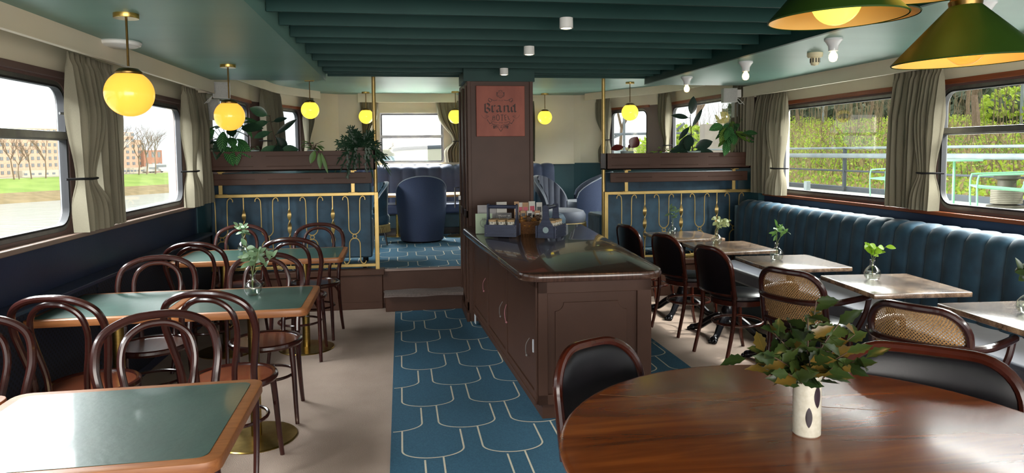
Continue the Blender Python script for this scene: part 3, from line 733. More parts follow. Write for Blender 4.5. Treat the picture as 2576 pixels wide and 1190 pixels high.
def put(o, c, back): o.location = (c[0], c[1], 0); o.rotation_euler.z = back_at(c, *back); return o
put(ch, (-.83, 3.53), (-.89, 3.25))
def bw(c, back, label): dup(ch, (c[0], c[1], 0), back_at(c, *back), label)
bw((-1.475, 3.55), (-1.53, 3.25), 'dark bentwood chair, back to the camera, beside the perforated radiator panel')
bw((-.855, 2.62), (-.98, 2.93), 'bentwood chair with the biggest hoop, facing the camera behind the nearest green table')
bw((-1.60, 2.66), (-1.64, 2.95), 'bentwood chair cut off by the left edge of the photo')
bw((-1.43, 4.22), (-1.47, 4.5), 'bentwood chair facing the camera behind the middle row, near the river wall')
bw((-.80, 4.2), (-.835, 4.5), 'bentwood chair with a bright orange-brown seat behind the round vase on the middle table')
bw((-1.42, 5.38), (-1.445, 5.1), 'bentwood chair, back to the camera, at the wall end of the far green row')
bw((-.79, 5.5), (-.81, 5.2), 'bentwood chair, back to the camera, at the aisle end of the far green row')
bw((-1.36, 6.06), (-1.375, 6.34), 'bentwood chair facing the camera against the gold railing, behind the small bud vase')
bw((-.735, 6.03), (-.715, 6.32), 'bentwood chair facing the camera against the gold railing, by the aisle')
# ================================================================ COUNTER
FLc, FRc, BRc, BLc = (.645, 3.735), (1.475, 3.70), (1.66, 6.27), (.525, 6.27)
def round_poly(P, rs, n=8):
    out = []; N = len(P)
    for i in range(N):
        p = Vector(P[i]); a = (Vector(P[i-1])-p).normalized(); c = (Vector(P[(i+1) % N])-p).normalized(); r = rs[i]
        if r == 0: out.append((p.x, p.y)); continue
        for k in range(n+1):
            t = k/n; q = p+a*r*(1-t)**2+c*r*t**2; out.append((q.x, q.y))
    return out
ctr = thing('serving_counter', 'long dark brown wooden counter with a glossy top in the middle of the saloon', 'counter', (1.08, 5, 0))
def L(p): return (p[0]-1.08, p[1]-5)
top = round_poly([L(FLc), L(FRc), L(BRc), L(BLc)], [.15, .15, .02, .18])
MB().prism(top, .825, .875, .016).build('countertop', M_ctop, ctr)
body = [L(p) for p in ((.755, 3.84), (1.42, 3.82), (1.60, 6.26), (.645, 6.26))]
MB().prism(body, .10, .826).build('body', M_brown, ctr, smooth=0)
MB().prism([L(p) for p in ((.785, 3.87), (1.39, 3.85), (1.57, 6.24), (.675, 6.24))], 0, .11).build('plinth', M_brown, ctr, smooth=0)
FF = Frame(L((.755, 3.84)), L((1.42, 3.82)))          # front face
b = MB(); w_ = FF.L
for a0, a1, z0, z1 in ((0, .055, .10, .826), (w_-.085, w_, .10, .826), (0, w_, .745, .826), (0, w_, .10, .16)): FF.box(b, a0, a1, 0, .016, z0, z1)
ff_ = b.build('front_frame', M_brown, ctr, smooth=0, bev=.003)
def plaque(a0, a1, z0, z1, r):
    P = []
    for cx, cz, s in ((a0, z0, 0), (a1, z0, 90), (a1, z1, 180), (a0, z1, 270)):
        for k in range(7):
            t = math.radians(s+90-90*k/6); P.append((cx+r*math.cos(t), cz+r*math.sin(t)))
    return P
P = plaque(.10, w_-.145, .20, .69, .05); N = len(P); b = MB()
b.add([FF(a, 0, z) for a, z in P]+[FF(a, .008, z) for a, z in P], [tuple(range(N, 2*N))]+[(i, (i+1) % N, N+(i+1) % N, N+i) for i in range(N)])
b.build('front_plaque', M_brown, ctr, smooth=0, bev=.002)
FS = Frame(L((.645, 6.26)), L((.755, 3.84)))           # aisle face: from the pillar toward the camera
ws = FS.L; b = MB()
for a0, a1 in ((0, .05), (.74, .80), (1.50, 1.565), (ws-.05, ws)): FS.box(b, a0, a1, 0, .012, .16, .826)
FS.box(b, 0, ws, 0, .014, .10, .165); FS.box(b, 0, ws, 0, .012, .775, .826); FS.box(b, 0, ws, 0, .02, .10, .125)
b.build('side_frame', M_brown, ctr, smooth=0, bev=.002)
doors = []
for a0, a1 in ((.05, .74), (.80, 1.50), (1.565, ws-.05)):
    b = MB(); FS.box(b, a0+.004, a1-.004, 0, .006, .17, .77); doors.append(b.build('door', M_brown, ctr, smooth=0, bev=.002))
M_cordp = mat('pink_cord', '#a0686c', .7); M_cordg = mat('grey_cord', '#77706c', .7); M_lab = mat('pale_sticker', '#cfd2d8', .5)
for a, z, m, sg in ((.70, .50, M_cordp, 1), (1.43, .46, M_cordg, 1), (1.57, .47, M_cordp, -1), (2.27, .42, M_cordg, 1)):
    q = spline([FS(a, .014, z+.03), FS(a-.02*sg, .03, z-.01), FS(a-.035*sg, .03, z-.06), FS(a-.04*sg, .022, z-.085)], 5)
    MB().tube(q, .003, 6).sphere(q[-1], .008, 8, 6).build('pull_cord', m, doors[0 if a < .75 else 1 if a < 1.53 else 2])
b = MB(); FS.box(b, 2.338, 2.352, .006, .0135, .385, .46); b.build('sticker', M_lab, doors[2], smooth=0)
b = MB(); FS.box(b, .10, .16, .014, .02, .02, .11); b.build('sticker', M_lab, ctr, smooth=0)
# ================================================================ SIGN
sg = thing('leather_sign', 'square cognac sign reading Brand Botel on the brown pillar', 'sign', (.68, 6.265, 1.692))
sgp = MB().box(0, .44, -.028, -.004, 0, .452).build('panel', M_signwood, sg, smooth=0, bev=.003)
def SP(x, y): return ((x-120)/920*.44, (1055-y)/935*.452)
b = MB(); ZQ = [0]
def zq(): ZQ[0] += 3e-5; return ZQ[0]
def pen(pts, nib=(14, 11)): b.ribbon([SP(*p) for p in pts], 0, zq(), nib=(nib[0]/920*.44, nib[1]/935*.452))
def rib(pts, wd=9, closed=False): b.ribbon([SP(*p) for p in pts], wd/920*.44, zq(), closed)
# Brand (broken-letter strokes with a slanted broad nib)
pen([(285, 452), (285, 598)]); pen([(262, 468), (285, 452)], (9, 8)); pen([(290, 470), (322, 442)]); pen([(322, 442), (364, 468)]); pen([(364, 468), (364, 498), (322, 524)]); pen([(290, 540), (322, 524)]); pen([(322, 524), (370, 556)]); pen([(370, 556), (370, 592), (334, 620)]); pen([(334, 620), (285, 592)])
pen([(418, 485), (418, 590)]); pen([(418, 590), (445, 606)]); pen([(400, 495), (418, 485)]); pen([(424, 505), (462, 482)]); pen([(462, 482), (470, 500)])
pen([(500, 502), (540, 484)]); pen([(540, 484), (566, 500), (566, 588)]); pen([(566, 588), (598, 604)]); pen([(560, 535), (508, 562)]); pen([(508, 562), (508, 590), (535, 604), (562, 582)])
pen([(632, 495), (650, 485)]); pen([(650, 485), (650, 604)]); pen([(656, 505), (704, 484)]); pen([(704, 484), (722, 502), (722, 588)]); pen([(722, 588), (748, 604)])
pen([(848, 456), (848, 590)]); pen([(848, 590), (870, 604)]); pen([(842, 500), (812, 486)]); pen([(812, 486), (784, 510), (784, 580)]); pen([(784, 580), (808, 604), (842, 578)])
# BOTEL
rib([(432, 678), (422, 752)], 11); rib(spline([(432, 680), (462, 682), (466, 700), (430, 713)], 5), 9); rib(spline([(430, 713), (466, 718), (466, 748), (422, 751)], 5), 9)
rib([(525+27*math.cos(2*PI*k/28), 707+54*math.sin(2*PI*k/28)) for k in range(28)], 12, True)
rib([(578, 657), (632, 657)], 10); rib([(605, 657), (604, 768)], 13)
rib([(652, 660), (662, 758)], 12); rib([(652, 662), (690, 656)], 9); rib([(657, 706), (684, 702)], 8); rib([(662, 757), (694, 752)], 9)
rib([(714, 672), (728, 742)], 11); rib([(728, 742), (758, 734)], 10)
# 1340
rib([(540, 382), (540, 402)], 4); rib(spline([(556, 384), (568, 386), (560, 394), (569, 400), (556, 406)], 4), 3.5); rib([(592, 404), (592, 382), (582, 397), (597, 397)], 3.5); rib([(614+7*math.cos(2*PI*k/12), 393+10*math.sin(2*PI*k/12)) for k in range(12)], 3.5, True)
# crest, scrolls, garland and anchor
rib(spline([(525, 245), (528, 300), (580, 345), (628, 300), (632, 245)], 6), 9); rib(spline([(540, 215), (578, 203), (618, 215)], 5), 9); rib([(532, 242), (560, 228), (578, 240), (600, 228), (626, 242)], 8)
rib([(556, 250), (566, 285), (578, 255), (590, 285), (602, 250)], 6); rib([(545, 300), (612, 300)], 5); rib([(560, 322), (598, 322)], 5)
for s in (-1, 1):
    X = lambda x: 578+s*(x-578)
    rib(spline([(X(655), 255), (X(640), 240), (X(652), 290), (X(630), 325)], 5), 9)
    rib(spline([(X(640), 382), (X(700), 392), (X(740), 376), (X(790), 350), (X(806), 378), (X(775), 412), (X(742), 398), (X(762), 372)], 5), 8)
    rib(spline([(X(770), 430), (X(800), 405), (X(812), 385)], 4), 7)
    rib(spline([(X(800), 690), (X(850), 660), (X(850), 700), (X(810), 680), (X(860), 722), (X(915), 700), (X(940), 655)], 5), 4)
    rib(spline([(X(640), 800), (X(700), 790), (X(770), 765)], 5), 7)
    for x, y, x2, y2 in ((740, 790, 800, 822), (815, 770, 830, 740), (770, 822, 832, 752), (690, 838, 760, 800)): rib(spline([(X(x), y), (X((x+x2)/2), (y+y2)/2+8), (X(x2), y2)], 4), 9)
    rib(spline([(X(600), 855), (X(660), 830), (X(730), 838), (X(760), 856)], 5), 6)
    for q in range(5): rib(spline([(X(620+q*22), 900+q*4), (X(640+q*18), 862+q*2), (X(664+q*14), 856), (X(672+q*10), 880+q*8)], 4), 8)
    rib([(X(578), 965), (X(620), 905)], 9); rib([(X(578), 800), (X(600), 790), (X(622), 802), (X(600), 812)], 6, True)
rib([(586, 850), (586, 895)], 6); rib([(572, 862), (600, 862)], 5); rib(spline([(562, 880), (586, 900), (610, 880)], 4), 6)
for i in range(len(b.v)): x, y, z = b.v[i]; b.v[i] = (x, -.0285-z, y)
b.build('lettering', M_signink, sgp, smooth=0)
# ================================================================ LEATHER AND CANE CHAIRS
def back_shape(W, zt, r, z): 
    return W if z <= zt-r else W-r+math.sqrt(max(0, r*r-(z-(zt-r))**2))
def back_y(x, z, W, z0=.47): return -.195-.16*(z-z0)-.045*(1-(x/W)**2)
def back_frame(W, zt, r, zb, rad, post=None):
    pts = [(W, zb+(zt-r-zb)*k/6) for k in range(6)]+[(W-r+r*math.cos(PI/2*k/8), zt-r+r*math.sin(PI/2*k/8)) for k in range(9)]
    pts = pts+[(-x, z) for x, z in pts[::-1]]
    out = []
    n = len(pts)//2
    top = [(pts[n-1][0]+(pts[n][0]-pts[n-1][0])*k/6, zt) for k in range(1, 6)]
    pts = pts[:n]+top+pts[n:]
    return MB().tube([(x, back_y(x, z, W), z) for x, z in pts], rad, 10)
def back_panel(W, zt, r, zb, off, pad=0, nu=14, nv=14):
    mb = MB()
    def fn(u, v):
        z = zb+(zt-zb)*(1-(1-v)**1.6); hw = back_shape(W, zt, r, z)-.004; x = (2*u-1)*hw
        return (x, back_y(x, z, W)+off+pad*math.sin(PI*u)**.5*math.sin(PI*min(1, v*.98+.01))**.5, z)
    return mb.grid(fn, nu, nv, lambda u, v: (u*2*W, v*(zt-zb)))
def chair_base(t, leg, seatm, w=.205, ring=True, zs=.44):
    MB().lathe([(0, zs-.035), (.195, zs-.035), (.205, zs-.03), (.205, zs+.005), (.19, zs+.008), (0, zs+.008)], 36).build('seat_rail', leg, t)
    MB().lathe([(.198, zs+.004), (.21, zs+.018), (.205, zs+.038), (.18, zs+.05), (.10, zs+.055), (0, zs+.056)], 36).build('seat', seatm, t)
    for s in (-1, 1):
        MB().tube(spline([(s*.15, .13, zs-.02), (s*.155, .14, .3), (s*.16, .155, .12), (s*.165, .185, 0)], 6), [.018-.005*i/18 for i in range(19)], 10).build('leg', leg, t)
        MB().tube(spline([(s*.19, back_y(.19, .52, .2), .54), (s*.185, -.185, .43), (s*.185, -.20, .25), (s*.19, -.26, 0)], 6), [.018-.004*i/18 for i in range(19)], 10).build('leg', leg, t)
    if ring: MB().tube([(.178*math.cos(a), -.008+.185*math.sin(a), .26) for a in [2*PI*k/40 for k in range(40)]], .0105, 8, True).build('leg_ring', leg, t)
def leather_chair(label, W=.205, name='leather_chair'):
    t = thing(name, label, 'chair', (0, 0, 0), 0, 'black leather dining chairs')
    chair_base(t, M_walnut, M_leather)
    zt, r, zb = .835, .14, .50
    back_frame(W, zt, r, zb-.02, .0175 if W < .22 else .021).build('back_frame', M_walnut, t)
    b = back_panel(W-.006, zt-.006, r, zb, .006, .02); b.build('back_cushion', M_leather, t)
    b = back_panel(W-.006, zt-.006, r, zb, -.008, -.006); b.build('back_cover', M_leather, t)
    b = MB().tube([(x, back_y(x, zb, W)+.0, zb) for x in [W*(-1+2*k/10) for k in range(11)]], .012, 8); b.build('back_rail', M_walnut, t)
    return t
def face(c, f): return (c[0], c[1], 0), math.atan2(-f[0], f[1])
lc = leather_chair('black leather chair at the marble tables, third from the railing')
def put2(o, c, f): (l, r) = face(c, f); o.location = l; o.rotation_euler.z = r
put2(lc, (2.50, 4.86), (.978, .208))
def lch(c, f, label): l, r = face(c, f); dup(lc, l, r, label)
lch((2.45, 5.64), (.97, .24), 'black leather chair at the marble tables, between two others in the row')
lch((2.38, 6.42), (.978, .208), 'black leather chair just behind the counter top, closest to the gold railing')
lch((.815, 2.21), (.46, -.89), 'black leather chair pushed up to the round table in front of the counter')
wc = leather_chair('wide black leather chair tucked under the far right rim of the round table', .275, 'leather_armchair'); put2(wc, (1.635, 1.93), (-.65, -.76))
def cane_chair(label):
    t = thing('cane_armchair', label, 'chair', (0, 0, 0), 0, 'cane-backed armchairs')
    chair_base(t, M_bent, M_leather, ring=True, zs=.44)
    W, zt, r, zb = .215, .82, .12, .50
    back_frame(W, zt, r, zb-.03, .019).build('back_frame', M_bent, t)
    back_panel(W-.006, zt-.006, r, zb, 0, 0).build('cane_panel', M_cane, t)
    MB().tube([(x, back_y(x, zb, W), zb) for x in [W*(-1+2*k/10) for k in range(11)]], .013, 8).build('back_rail', M_bent, t)
    h = [(.25, .17, .655), (.275, .10, .665), (.275, -.05, .665), (.25, -.18, .66), (.15, -.285, .655), (0, -.30, .652)]
    MB().tube(spline(h+[(-x, y, z) for x, y, z in h[-2::-1]], 6), .0185, 10).build('arm_hoop', M_bent, t)
    for s in (-1, 1): MB().tube(spline([(s*.25, .17, .65), (s*.235, .155, .55), (s*.19, .135, .43)], 6), .016, 8).build('arm_post', M_bent, t)
    return t
cc = cane_chair('cane-backed armchair with bentwood arms, nearer the leather chairs and partly behind the leafy vase')
put2(cc, (2.53, 3.93), (.92, .4))
l_, r_ = face((2.57, 2.96), (.89, .46)); dup(cc, l_, r_, 'cane-backed armchair with bentwood arms just behind the round table on the right')
# ================================================================ MARBLE TABLES
def marble_table(label):
    t = thing('marble_table', label, 'table', (0, 0, 0), 0, 'marble bistro tables')
    MB().prism(rrect(.57, .6, .012, 2), .722, .75, .004).build('tabletop', M_marble, t)
    b = MB(); b.lathe([(.075, .718), (.07, .70), (.03, .68), (.026, .60), (.026, .36), (.034, .35), (.034, .335), (.028, .32), (.036, .30), (.04, .285), (.03, .27), (.045, .24), (.055, .2), (.05, .17), (.035, .15), (.05, .12), (.045, .09)], 20)
    b.box(-.2, .2, -.02, .02, .705, .722); b.box(-.02, .02, -.2, .2, .705, .722); b.build('column', M_iron, t)
    for k in range(4):
        a = PI/4+PI/2*k; b = MB(); C = lambda rr, z: (rr*math.cos(a), rr*math.sin(a), z)
        b.tube(spline([C(.02, .15), (C(.09, .145)), C(.17, .10), C(.24, .045), C(.29, .03)], 5), [.032-.010*i/20 for i in range(21)], 10, squash=1.2)
        b.sphere(C(.30, .026), .034, 12, 8, (1, 1, .8))
        for q in (-.35, 0, .35): b.sphere((.33*math.cos(a+q*.2), .33*math.sin(a+q*.2), .016), .016, 8, 6)
        b.build('lion_foot', M_iron, t)
    return t
mt = marble_table('brown marble table holding the bright lime sprig, behind the leafy vase'); mt.location = (2.87, 3.69, 0); mt.rotation_euler.z = -.10
for x, y, rz, lb in ((2.74, 4.555, -.05, 'pale reflecting marble table, third from the gold railing'), (2.68, 5.40, -.02, 'brown marble table, second from the gold railing'), (2.62, 6.20, 0, 'small brown marble table nearest the gold railing'), (2.98, 2.84, -.08, 'pale marble table cut off by the right edge of the photo')):
    dup(mt, (x, y, 0), rz, lb)
# ================================================================ BANQUETTES
def channel_back(F, L, prof, pitch, bulge, name, parent, m, per=10):
    n = int(round(L/pitch)); P = [Vector((t, z)) for t, z in prof]; NP = len(P); nor = []
    for i in range(NP):
        d = P[min(i+1, NP-1)]-P[max(i-1, 0)]; nor.append(Vector((d.y, -d.x)).normalized())
    def fn(u, v):
        q = v*(NP-1); i = min(int(q), NP-2); f = q-i; p = P[i].lerp(P[i+1], f); nn = nor[i].lerp(nor[i+1], f)
        s_ = (u*n) % 1.0; bu = bulge*(abs(math.sin(PI*s_))**.55)
        p = p+nn*bu; return F(u*L, p.x, p.y)
    return MB().grid(fn, n*per, (NP-1)*2).build(name, m, parent, smooth=70)
def local(F, o): return lambda a, t, z: tuple(x-y for x, y in zip(F(a, t, z), o))
bq = thing('banquette', 'long blue velvet banquette with channel-tufted back under the garden windows', 'banquette', (3.5, 4, 0))
WF = Frame((XR-.06, .6), (XR-.085, 6.95), True); G = local(WF, (3.5, 4, 0))
prof = [(.24, .42), (.235, .55), (.225, .70), (.215, .85), (.20, .945), (.17, .985), (.12, 1.0), (.06, .995), (.02, .97)]
channel_back(G, WF.L, prof, .16, .024, 'backrest', bq, M_velvet)
b = MB(); F2 = type('o', (), {})
def gbox(mb, G, a0, a1, t0, t1, z0, z1):
    v = [G(a, t, z) for z in (z0, z1) for t in (t0, t1) for a in (a0, a1)]
    return mb.add(v, [(0, 2, 3, 1), (4, 5, 7, 6), (0, 1, 5, 4), (2, 6, 7, 3), (0, 4, 6, 2), (1, 3, 7, 5)])
gbox(b, G, .0, WF.L-.45, .2, .72, .32, .45); b.build('seat_cushion', M_velvetgrey, bq, bev=.025)  # lighter grey than the backrest: sunlight on the seat put into its colour
b = MB(); gbox(b, G, 0, WF.L-.45, 0, .69, .02, .32); b.build('base', M_velvetgreen, bq, bev=.005)
b = MB(); gbox(b, G, WF.L-.02, WF.L+.005, 0, .25, .02, .96); b.build('end_panel', M_velvetgreen, bq, bev=.01)
bb = thing('banquette', 'blue velvet channel-back banquette under the bow window, behind the tub chair', 'banquette', (.7, 10.5, ZP))
BF = Frame((-.75, 10.66), (2.33, 10.66)); G = local(BF, (.7, 10.5, ZP))
pz = ZP
channel_back(G, BF.L, [(.26, .82), (.25, .95), (.235, 1.1), (.22, 1.25), (.2, 1.31), (.16, 1.345), (.1, 1.355), (.04, 1.34)], .19, .022, 'backrest', bb, M_velvetnavy)
b = MB(); gbox(b, G, 0, BF.L, .1, .75, .68, .82); b.build('seat_cushion', M_velvetnavy, bb, bev=.03)
b = MB(); gbox(b, G, 0, BF.L, .1, .70, ZP+.1, .68); b.build('base', M_velvetgreen, bb, bev=.01)
b = MB(); gbox(b, G, .02, BF.L-.02, .12, .66, ZP, ZP+.1); b.build('plinth', M_iron, bb)
def partition_bench(x0, x1, y, label, ztop):
    t = thing('velvet_bench', label, 'bench', ((x0+x1)/2, y, ZP)); c = (x0+x1)/2
    MB().box(x0-c, x1-c, 0, .10, .115, ztop-ZP).build('backrest', M_velvet, t, bev=.015)
    MB().box(x0-c-.03, x1-c, .10, .62, .12, .47).build('seat', M_velvet, t, bev=.03)
    for a in (x0-c+.08, x1-c-.08):
        for yy in (.05, .5): MB().tube([(a, yy, .12), (a, yy, 0)], .018).build('leg', M_iron, t)
    return t
partition_bench(-1.84, -.30, 7.16, 'blue velvet bench whose back fills the gold railing beside the river windows', 1.34)
partition_bench(2.17, 3.70, 7.22, 'blue velvet bench whose back fills the gold railing beside the garden windows', 1.32)
# ================================================================ RAILINGS, POLES, PLANTERS
def railing(x0, x1, y, zt, zb, cents, bars, label, postx):
    t = thing('gold_railing', label, 'railing', ((x0+x1)/2, y, ZP)); c = (x0+x1)/2; o = lambda x, z: (x-c, 0, z-ZP)
    MB().box(x0-c, x1-c, -.014, .014, zt-ZP-.032, zt-ZP).build('top_rail', M_gold, t, bev=.003)
    MB().box(x0-c, x1-c, -.014, .014, zb-ZP-.015, zb-ZP+.015).build('bottom_rail', M_gold, t, bev=.003)
    for px in postx: MB().box(px-c-.02, px-c+.02, -.02, .02, 0, zt-ZP).build('post', M_gold, t, bev=.003)
    H = zt-zb; z1 = zt-.04
    for cx in cents:
        b = MB(); zm = zb+.36*H+.03     # crossing ring height
        for s in (-1, 1):
            hook = [(cx+s*.108, z1-.035), (cx+s*.105, z1-.012), (cx+s*.085, z1+.002), (cx+s*.062, z1-.018), (cx+s*.056, z1-.06), (cx+s*.054, z1-.16), (cx+s*.054, zm+.085), (cx+s*.045, zm+.05), (cx+s*.022, zm+.026), (cx, zm+.02)]
            b.tube(spline([o(*p) for p in hook], 5), .0055, 6)
            lowh = [(cx, zm-.02), (cx+s*.026, zm-.027), (cx+s*.047, zm-.055), (cx+s*.052, zm-.10), (cx+s*.053, zb+.07), (cx+s*.06, zb+.035), (cx+s*.078, zb+.018), (cx+s*.098, zb+.022), (cx+s*.108, zb+.045)]
            b.tube(spline([o(*p) for p in lowh], 5), .0055, 6)
        b.tube([o(cx+.019*math.cos(a), zm+.019*math.sin(a)) for a in [2*PI*k/18 for k in range(18)]], .005, 6, True)
        b.build('scroll', M_gold, t)
    for bx in bars:
        b = MB(); zc = (zt+zb)/2+.02; vs = []; fs = []; n = 60
        for i in range(n+1):
            z = zb+(zt-.03-zb)*i/n; k = max(0, 1-abs(z-zc)/.20); wd = .006+.013*min(1, k*3); a = PI*2.0*max(-1, min(1, (z-zc)/.20))*.75
            th = .0045
            for dx, dy in ((wd, th), (-wd, th), (-wd, -th), (wd, -th)):
                p = o(bx, z); vs.append((p[0]+dx*math.cos(a)-dy*math.sin(a), p[1]+dx*math.sin(a)+dy*math.cos(a), p[2]))
        for i in range(n):
            for q in range(4): fs.append((i*4+q, i*4+(q+1) % 4, (i+1)*4+(q+1) % 4, (i+1)*4+q))
        b.add(vs, fs); b.build('twisted_bar', M_gold, t, smooth=50)
railing(-1.86, -.225, 7.05, 1.165, .435, (-1.717, -1.295, -.872, -.464), (-1.51, -1.085, -.671), 'gold scrollwork railing in front of blue velvet, river side', (-.245,))
railing(2.12, 3.78, 7.1, 1.12, .415, (2.367, 2.784, 3.19, 3.59), (2.57, 2.98, 3.387), 'gold scrollwork railing in front of blue velvet, garden side', (2.14,))
for x, y, nm in ((-.25, 7.09, 'tall brass pole rising from the river-side railing to the ceiling'), (2.125, 7.14, 'tall brass pole rising from the garden-side railing to the ceiling')):
    t = thing('brass_pole', nm, 'pole', (x, y, ZP)); tb = MB().lathe([(.019, .0), (.019, ZL-ZP-.001)], 16).build('tube', M_gold, t); MB().lathe([(.035, 0), (.035, .008), (.02, .012)], 16).build('foot_flange', M_gold, tb)
def planter(x0, x1, y, z0, z1, lz0, lz1, lx0, lx1, br, zr, label):
    t = thing('planter_box', label, 'planter', ((x0+x1)/2, y, z0)); c = (x0+x1)/2
    b = MB(); D = .21; h = z1-z0
    b.box(x0-c, x1-c, 0, .018, 0, h); b.box(x0-c, x1-c, D-.018, D, 0, h); b.box(x0-c, x0-c+.018, 0, D, 0, h); b.box(x1-c-.018, x1-c, 0, D, 0, h); b.box(x0-c, x1-c, 0, D, 0, .015)
    tr_ = b.build('trough', M_brown, t, smooth=0, bev=.003)
    MB().box(x0-c+.018, x1-c-.018, .018, D-.018, .015, .068).build('soil_fill', M_soil, tr_, smooth=0)
    W = x1-x0
    def grooves(z, a0, a1, nm, yy):
        b = MB(); w_ = (a1-a0)/3
        for k in range(3): b.tube([(a0+k*w_+.06+s*(w_-.12)-c, yy, z) for s in (0, 1)], .004, 6)
        b.build(nm, M_brown, t)
    grooves(.045, x0, x1, 'moulding', -.001); grooves(h-.045, x0, x1, 'moulding', -.001)
    MB().box(lx0-c, lx1-c, .04, .06, lz0-z0, lz1-z0).build('lower_board', M_brown, t, smooth=0, bev=.004)
    grooves((lz0+lz1)/2-z0, lx0, lx1, 'moulding', .0385)
    for bx in br:
        b = MB(); b.box(bx-c-.018, bx-c+.018, .061, .075, zr-z0, .0); b.box(bx-c-.045, bx-c+.045, .055, .14, zr-z0, zr-z0+.006); b.box(bx-c-.02, bx-c+.04, .03, .1, -.012, -.002); b.build('bracket', M_gold, t, bev=.002)
    return t
planter(-1.86, -.245, 6.92, 1.39, 1.578, 1.257, 1.366, -1.84, -.28, (-1.70, -.466), 1.165, 'dark brown planter box full of house plants, river side')
planter(2.10, 3.70, 6.96, 1.355, 1.525, 1.222, 1.322, 2.16, 3.69, (2.34, 3.545), 1.12, 'dark brown planter box with rubber plant, garden side')
# ================================================================ PLANTS
def sph(rnd, el0=-.2, el1=1): 
    a = rnd.uniform(0, 2*PI); e = rnd.uniform(el0, el1); c = math.cos(e); return Vector((c*math.cos(a), c*math.sin(a), math.sin(e)))
def pot(t, r, h, m, soil=True):
    pp = MB().lathe([(0, 0), (r*.8, 0), (r, h), (r*.93, h), (r*.9, h-.012), (0, h-.012)], 24).build('pot', m, t)
    MB().lathe([(r*.9, h-.02), (0, h-.016)], 20).build('soil', M_soil, pp)
def stems_leaves(t, specs, ml, ms, lname='leaf', origin=(0, 0, .05), n=9, each=True):
    # specs: (tip vec, direction, normal, length, width, curl)
    sb = MB()
    for i, (p, d, nn, Lh, W, cu) in enumerate(specs):
        o = Vector(origin); p = Vector(p); mid = o.lerp(p, .5)+Vector((0, 0, .03)); sb.tube(spline([o, mid, p], 5), .0025, 5)
        q = MB().leaf(p, d, nn, Lh, W, cu, 7, 1.0); q.build(lname, ml[i % len(ml)] if isinstance(ml, list) else ml, t, smooth=60)
    sb.build('stem', ms, t)
def calathea(label, loc, tips, ml, ph=.10):
    t = thing('prayer_plant', label, 'plant', loc); pot(t, .07, ph, M_potdark)
    stems_leaves(t, tips, ml, M_stem, origin=(0, 0, ph-.02)); return t
R_ = random.Random(4)
def rtips(n, rad, z0, z1, L_, W_, seed, down=.3):
    r = random.Random(seed); o = []
    for i in range(n):
        a = 2*PI*i/n+r.uniform(-.4, .4); rr = rad*r.uniform(.3, 1); z = r.uniform(z0, z1)
        d = Vector((math.cos(a), math.sin(a), r.uniform(-.5, .35)-down)); o.append(((rr*math.cos(a), rr*math.sin(a), z), d, (0, -.35, 1) if abs(math.sin(a)) < .8 else (0, 0, 1), L_*r.uniform(.8, 1.1), W_*r.uniform(.85, 1.1), .25))
    return o
# leaves that show their striped faces toward the saloon
def facing(n, dx, dz0, dz1, L_, W_, seed, y=-.07):
    r = random.Random(seed); o = []
    for i in range(n):
        x = dx*(-1+2*i/(n-1))+r.uniform(-.02, .02); z = r.uniform(dz0, dz1); d = Vector((.5*(x/dx)+r.uniform(-.3, .3), -.35, r.uniform(-.9, .1))); o.append(((x*.7, y*r.uniform(.4, 1), z), d, (0, -1, .45), L_*r.uniform(.85, 1.1), W_, .15))
    return o
zL = 1.458; zR = 1.423
calathea('striped prayer plant at the wall end of the river-side planter', (-1.62, 7.03, zL), facing(9, .19, .16, .36, .21, .10, 3)+rtips(16, .16, .14, .46, .19, .085, 5, .15), [M_calathea, M_calathea, M_fern])
calathea('striped prayer plant hanging over the wall end of the garden-side planter', (3.53, 7.05, zR), facing(9, .17, .18, .40, .21, .09, 8)+rtips(14, .13, .22, .52, .19, .08, 9, .35), [M_calathea, M_calathea, M_calayel])
def rubber(label, loc, H, leaves, ml, lean=(0, 0), ph=.10):
    t = thing('rubber_plant', label, 'plant', loc); pot(t, .085, ph, M_pot)
    st = spline([(0, 0, ph-.02), (lean[0]*.2, 0, H*.4), (lean[0]*.8, lean[1]*.5, H*.75), (lean[0], lean[1], H)], 8); MB().tube(st, [.007-.004*i/len(st) for i in range(len(st))], 7).build('stem', M_twig, t)
    for f, dx, dz, dy, L_, W_, m in leaves:
        p = st[min(len(st)-1, int(f*(len(st)-1)))]; d = Vector((dx, dy, dz)); q = MB()
        q.tube([p, p+d.normalized()*.03], .003, 5); q.leaf(p+d.normalized()*.03, d, (.25*dx, -1, .35), L_, W_, .1, 7, .95); q.build('leaf', ml[m], t, smooth=60)
    return t
rubber('tall rubber plant with green and grey leaves in the river-side planter', (-1.165, 7.03, zL), .47, [
    (.97, -.75, .35, -.2, .17, .10, 0), (.86, -.8, -.3, -.2, .15, .075, 0), (.80, .9, .25, -.1, .13, .05, 1), (.62, -.7, -.25, -.3, .16, .07, 0), (.52, .85, .65, -.1, .24, .055, 1), (.40, .2, -.85, -.3, .20, .11, 1),
    (.36, -.75, -.6, -.3, .20, .10, 0), (.5, .45, -.5, .2, .15, .09, 1), (.25, -.4, -.75, -.3, .18, .09, 0), (.15, .85, .1, -.2, .17, .10, 0), (.10, -.6, -.5, -.3, .15, .07, 1), (.08, .9, -.35, -.2, .15, .06, 0)], [M_ficusg, M_ficus], (-.07, 0))
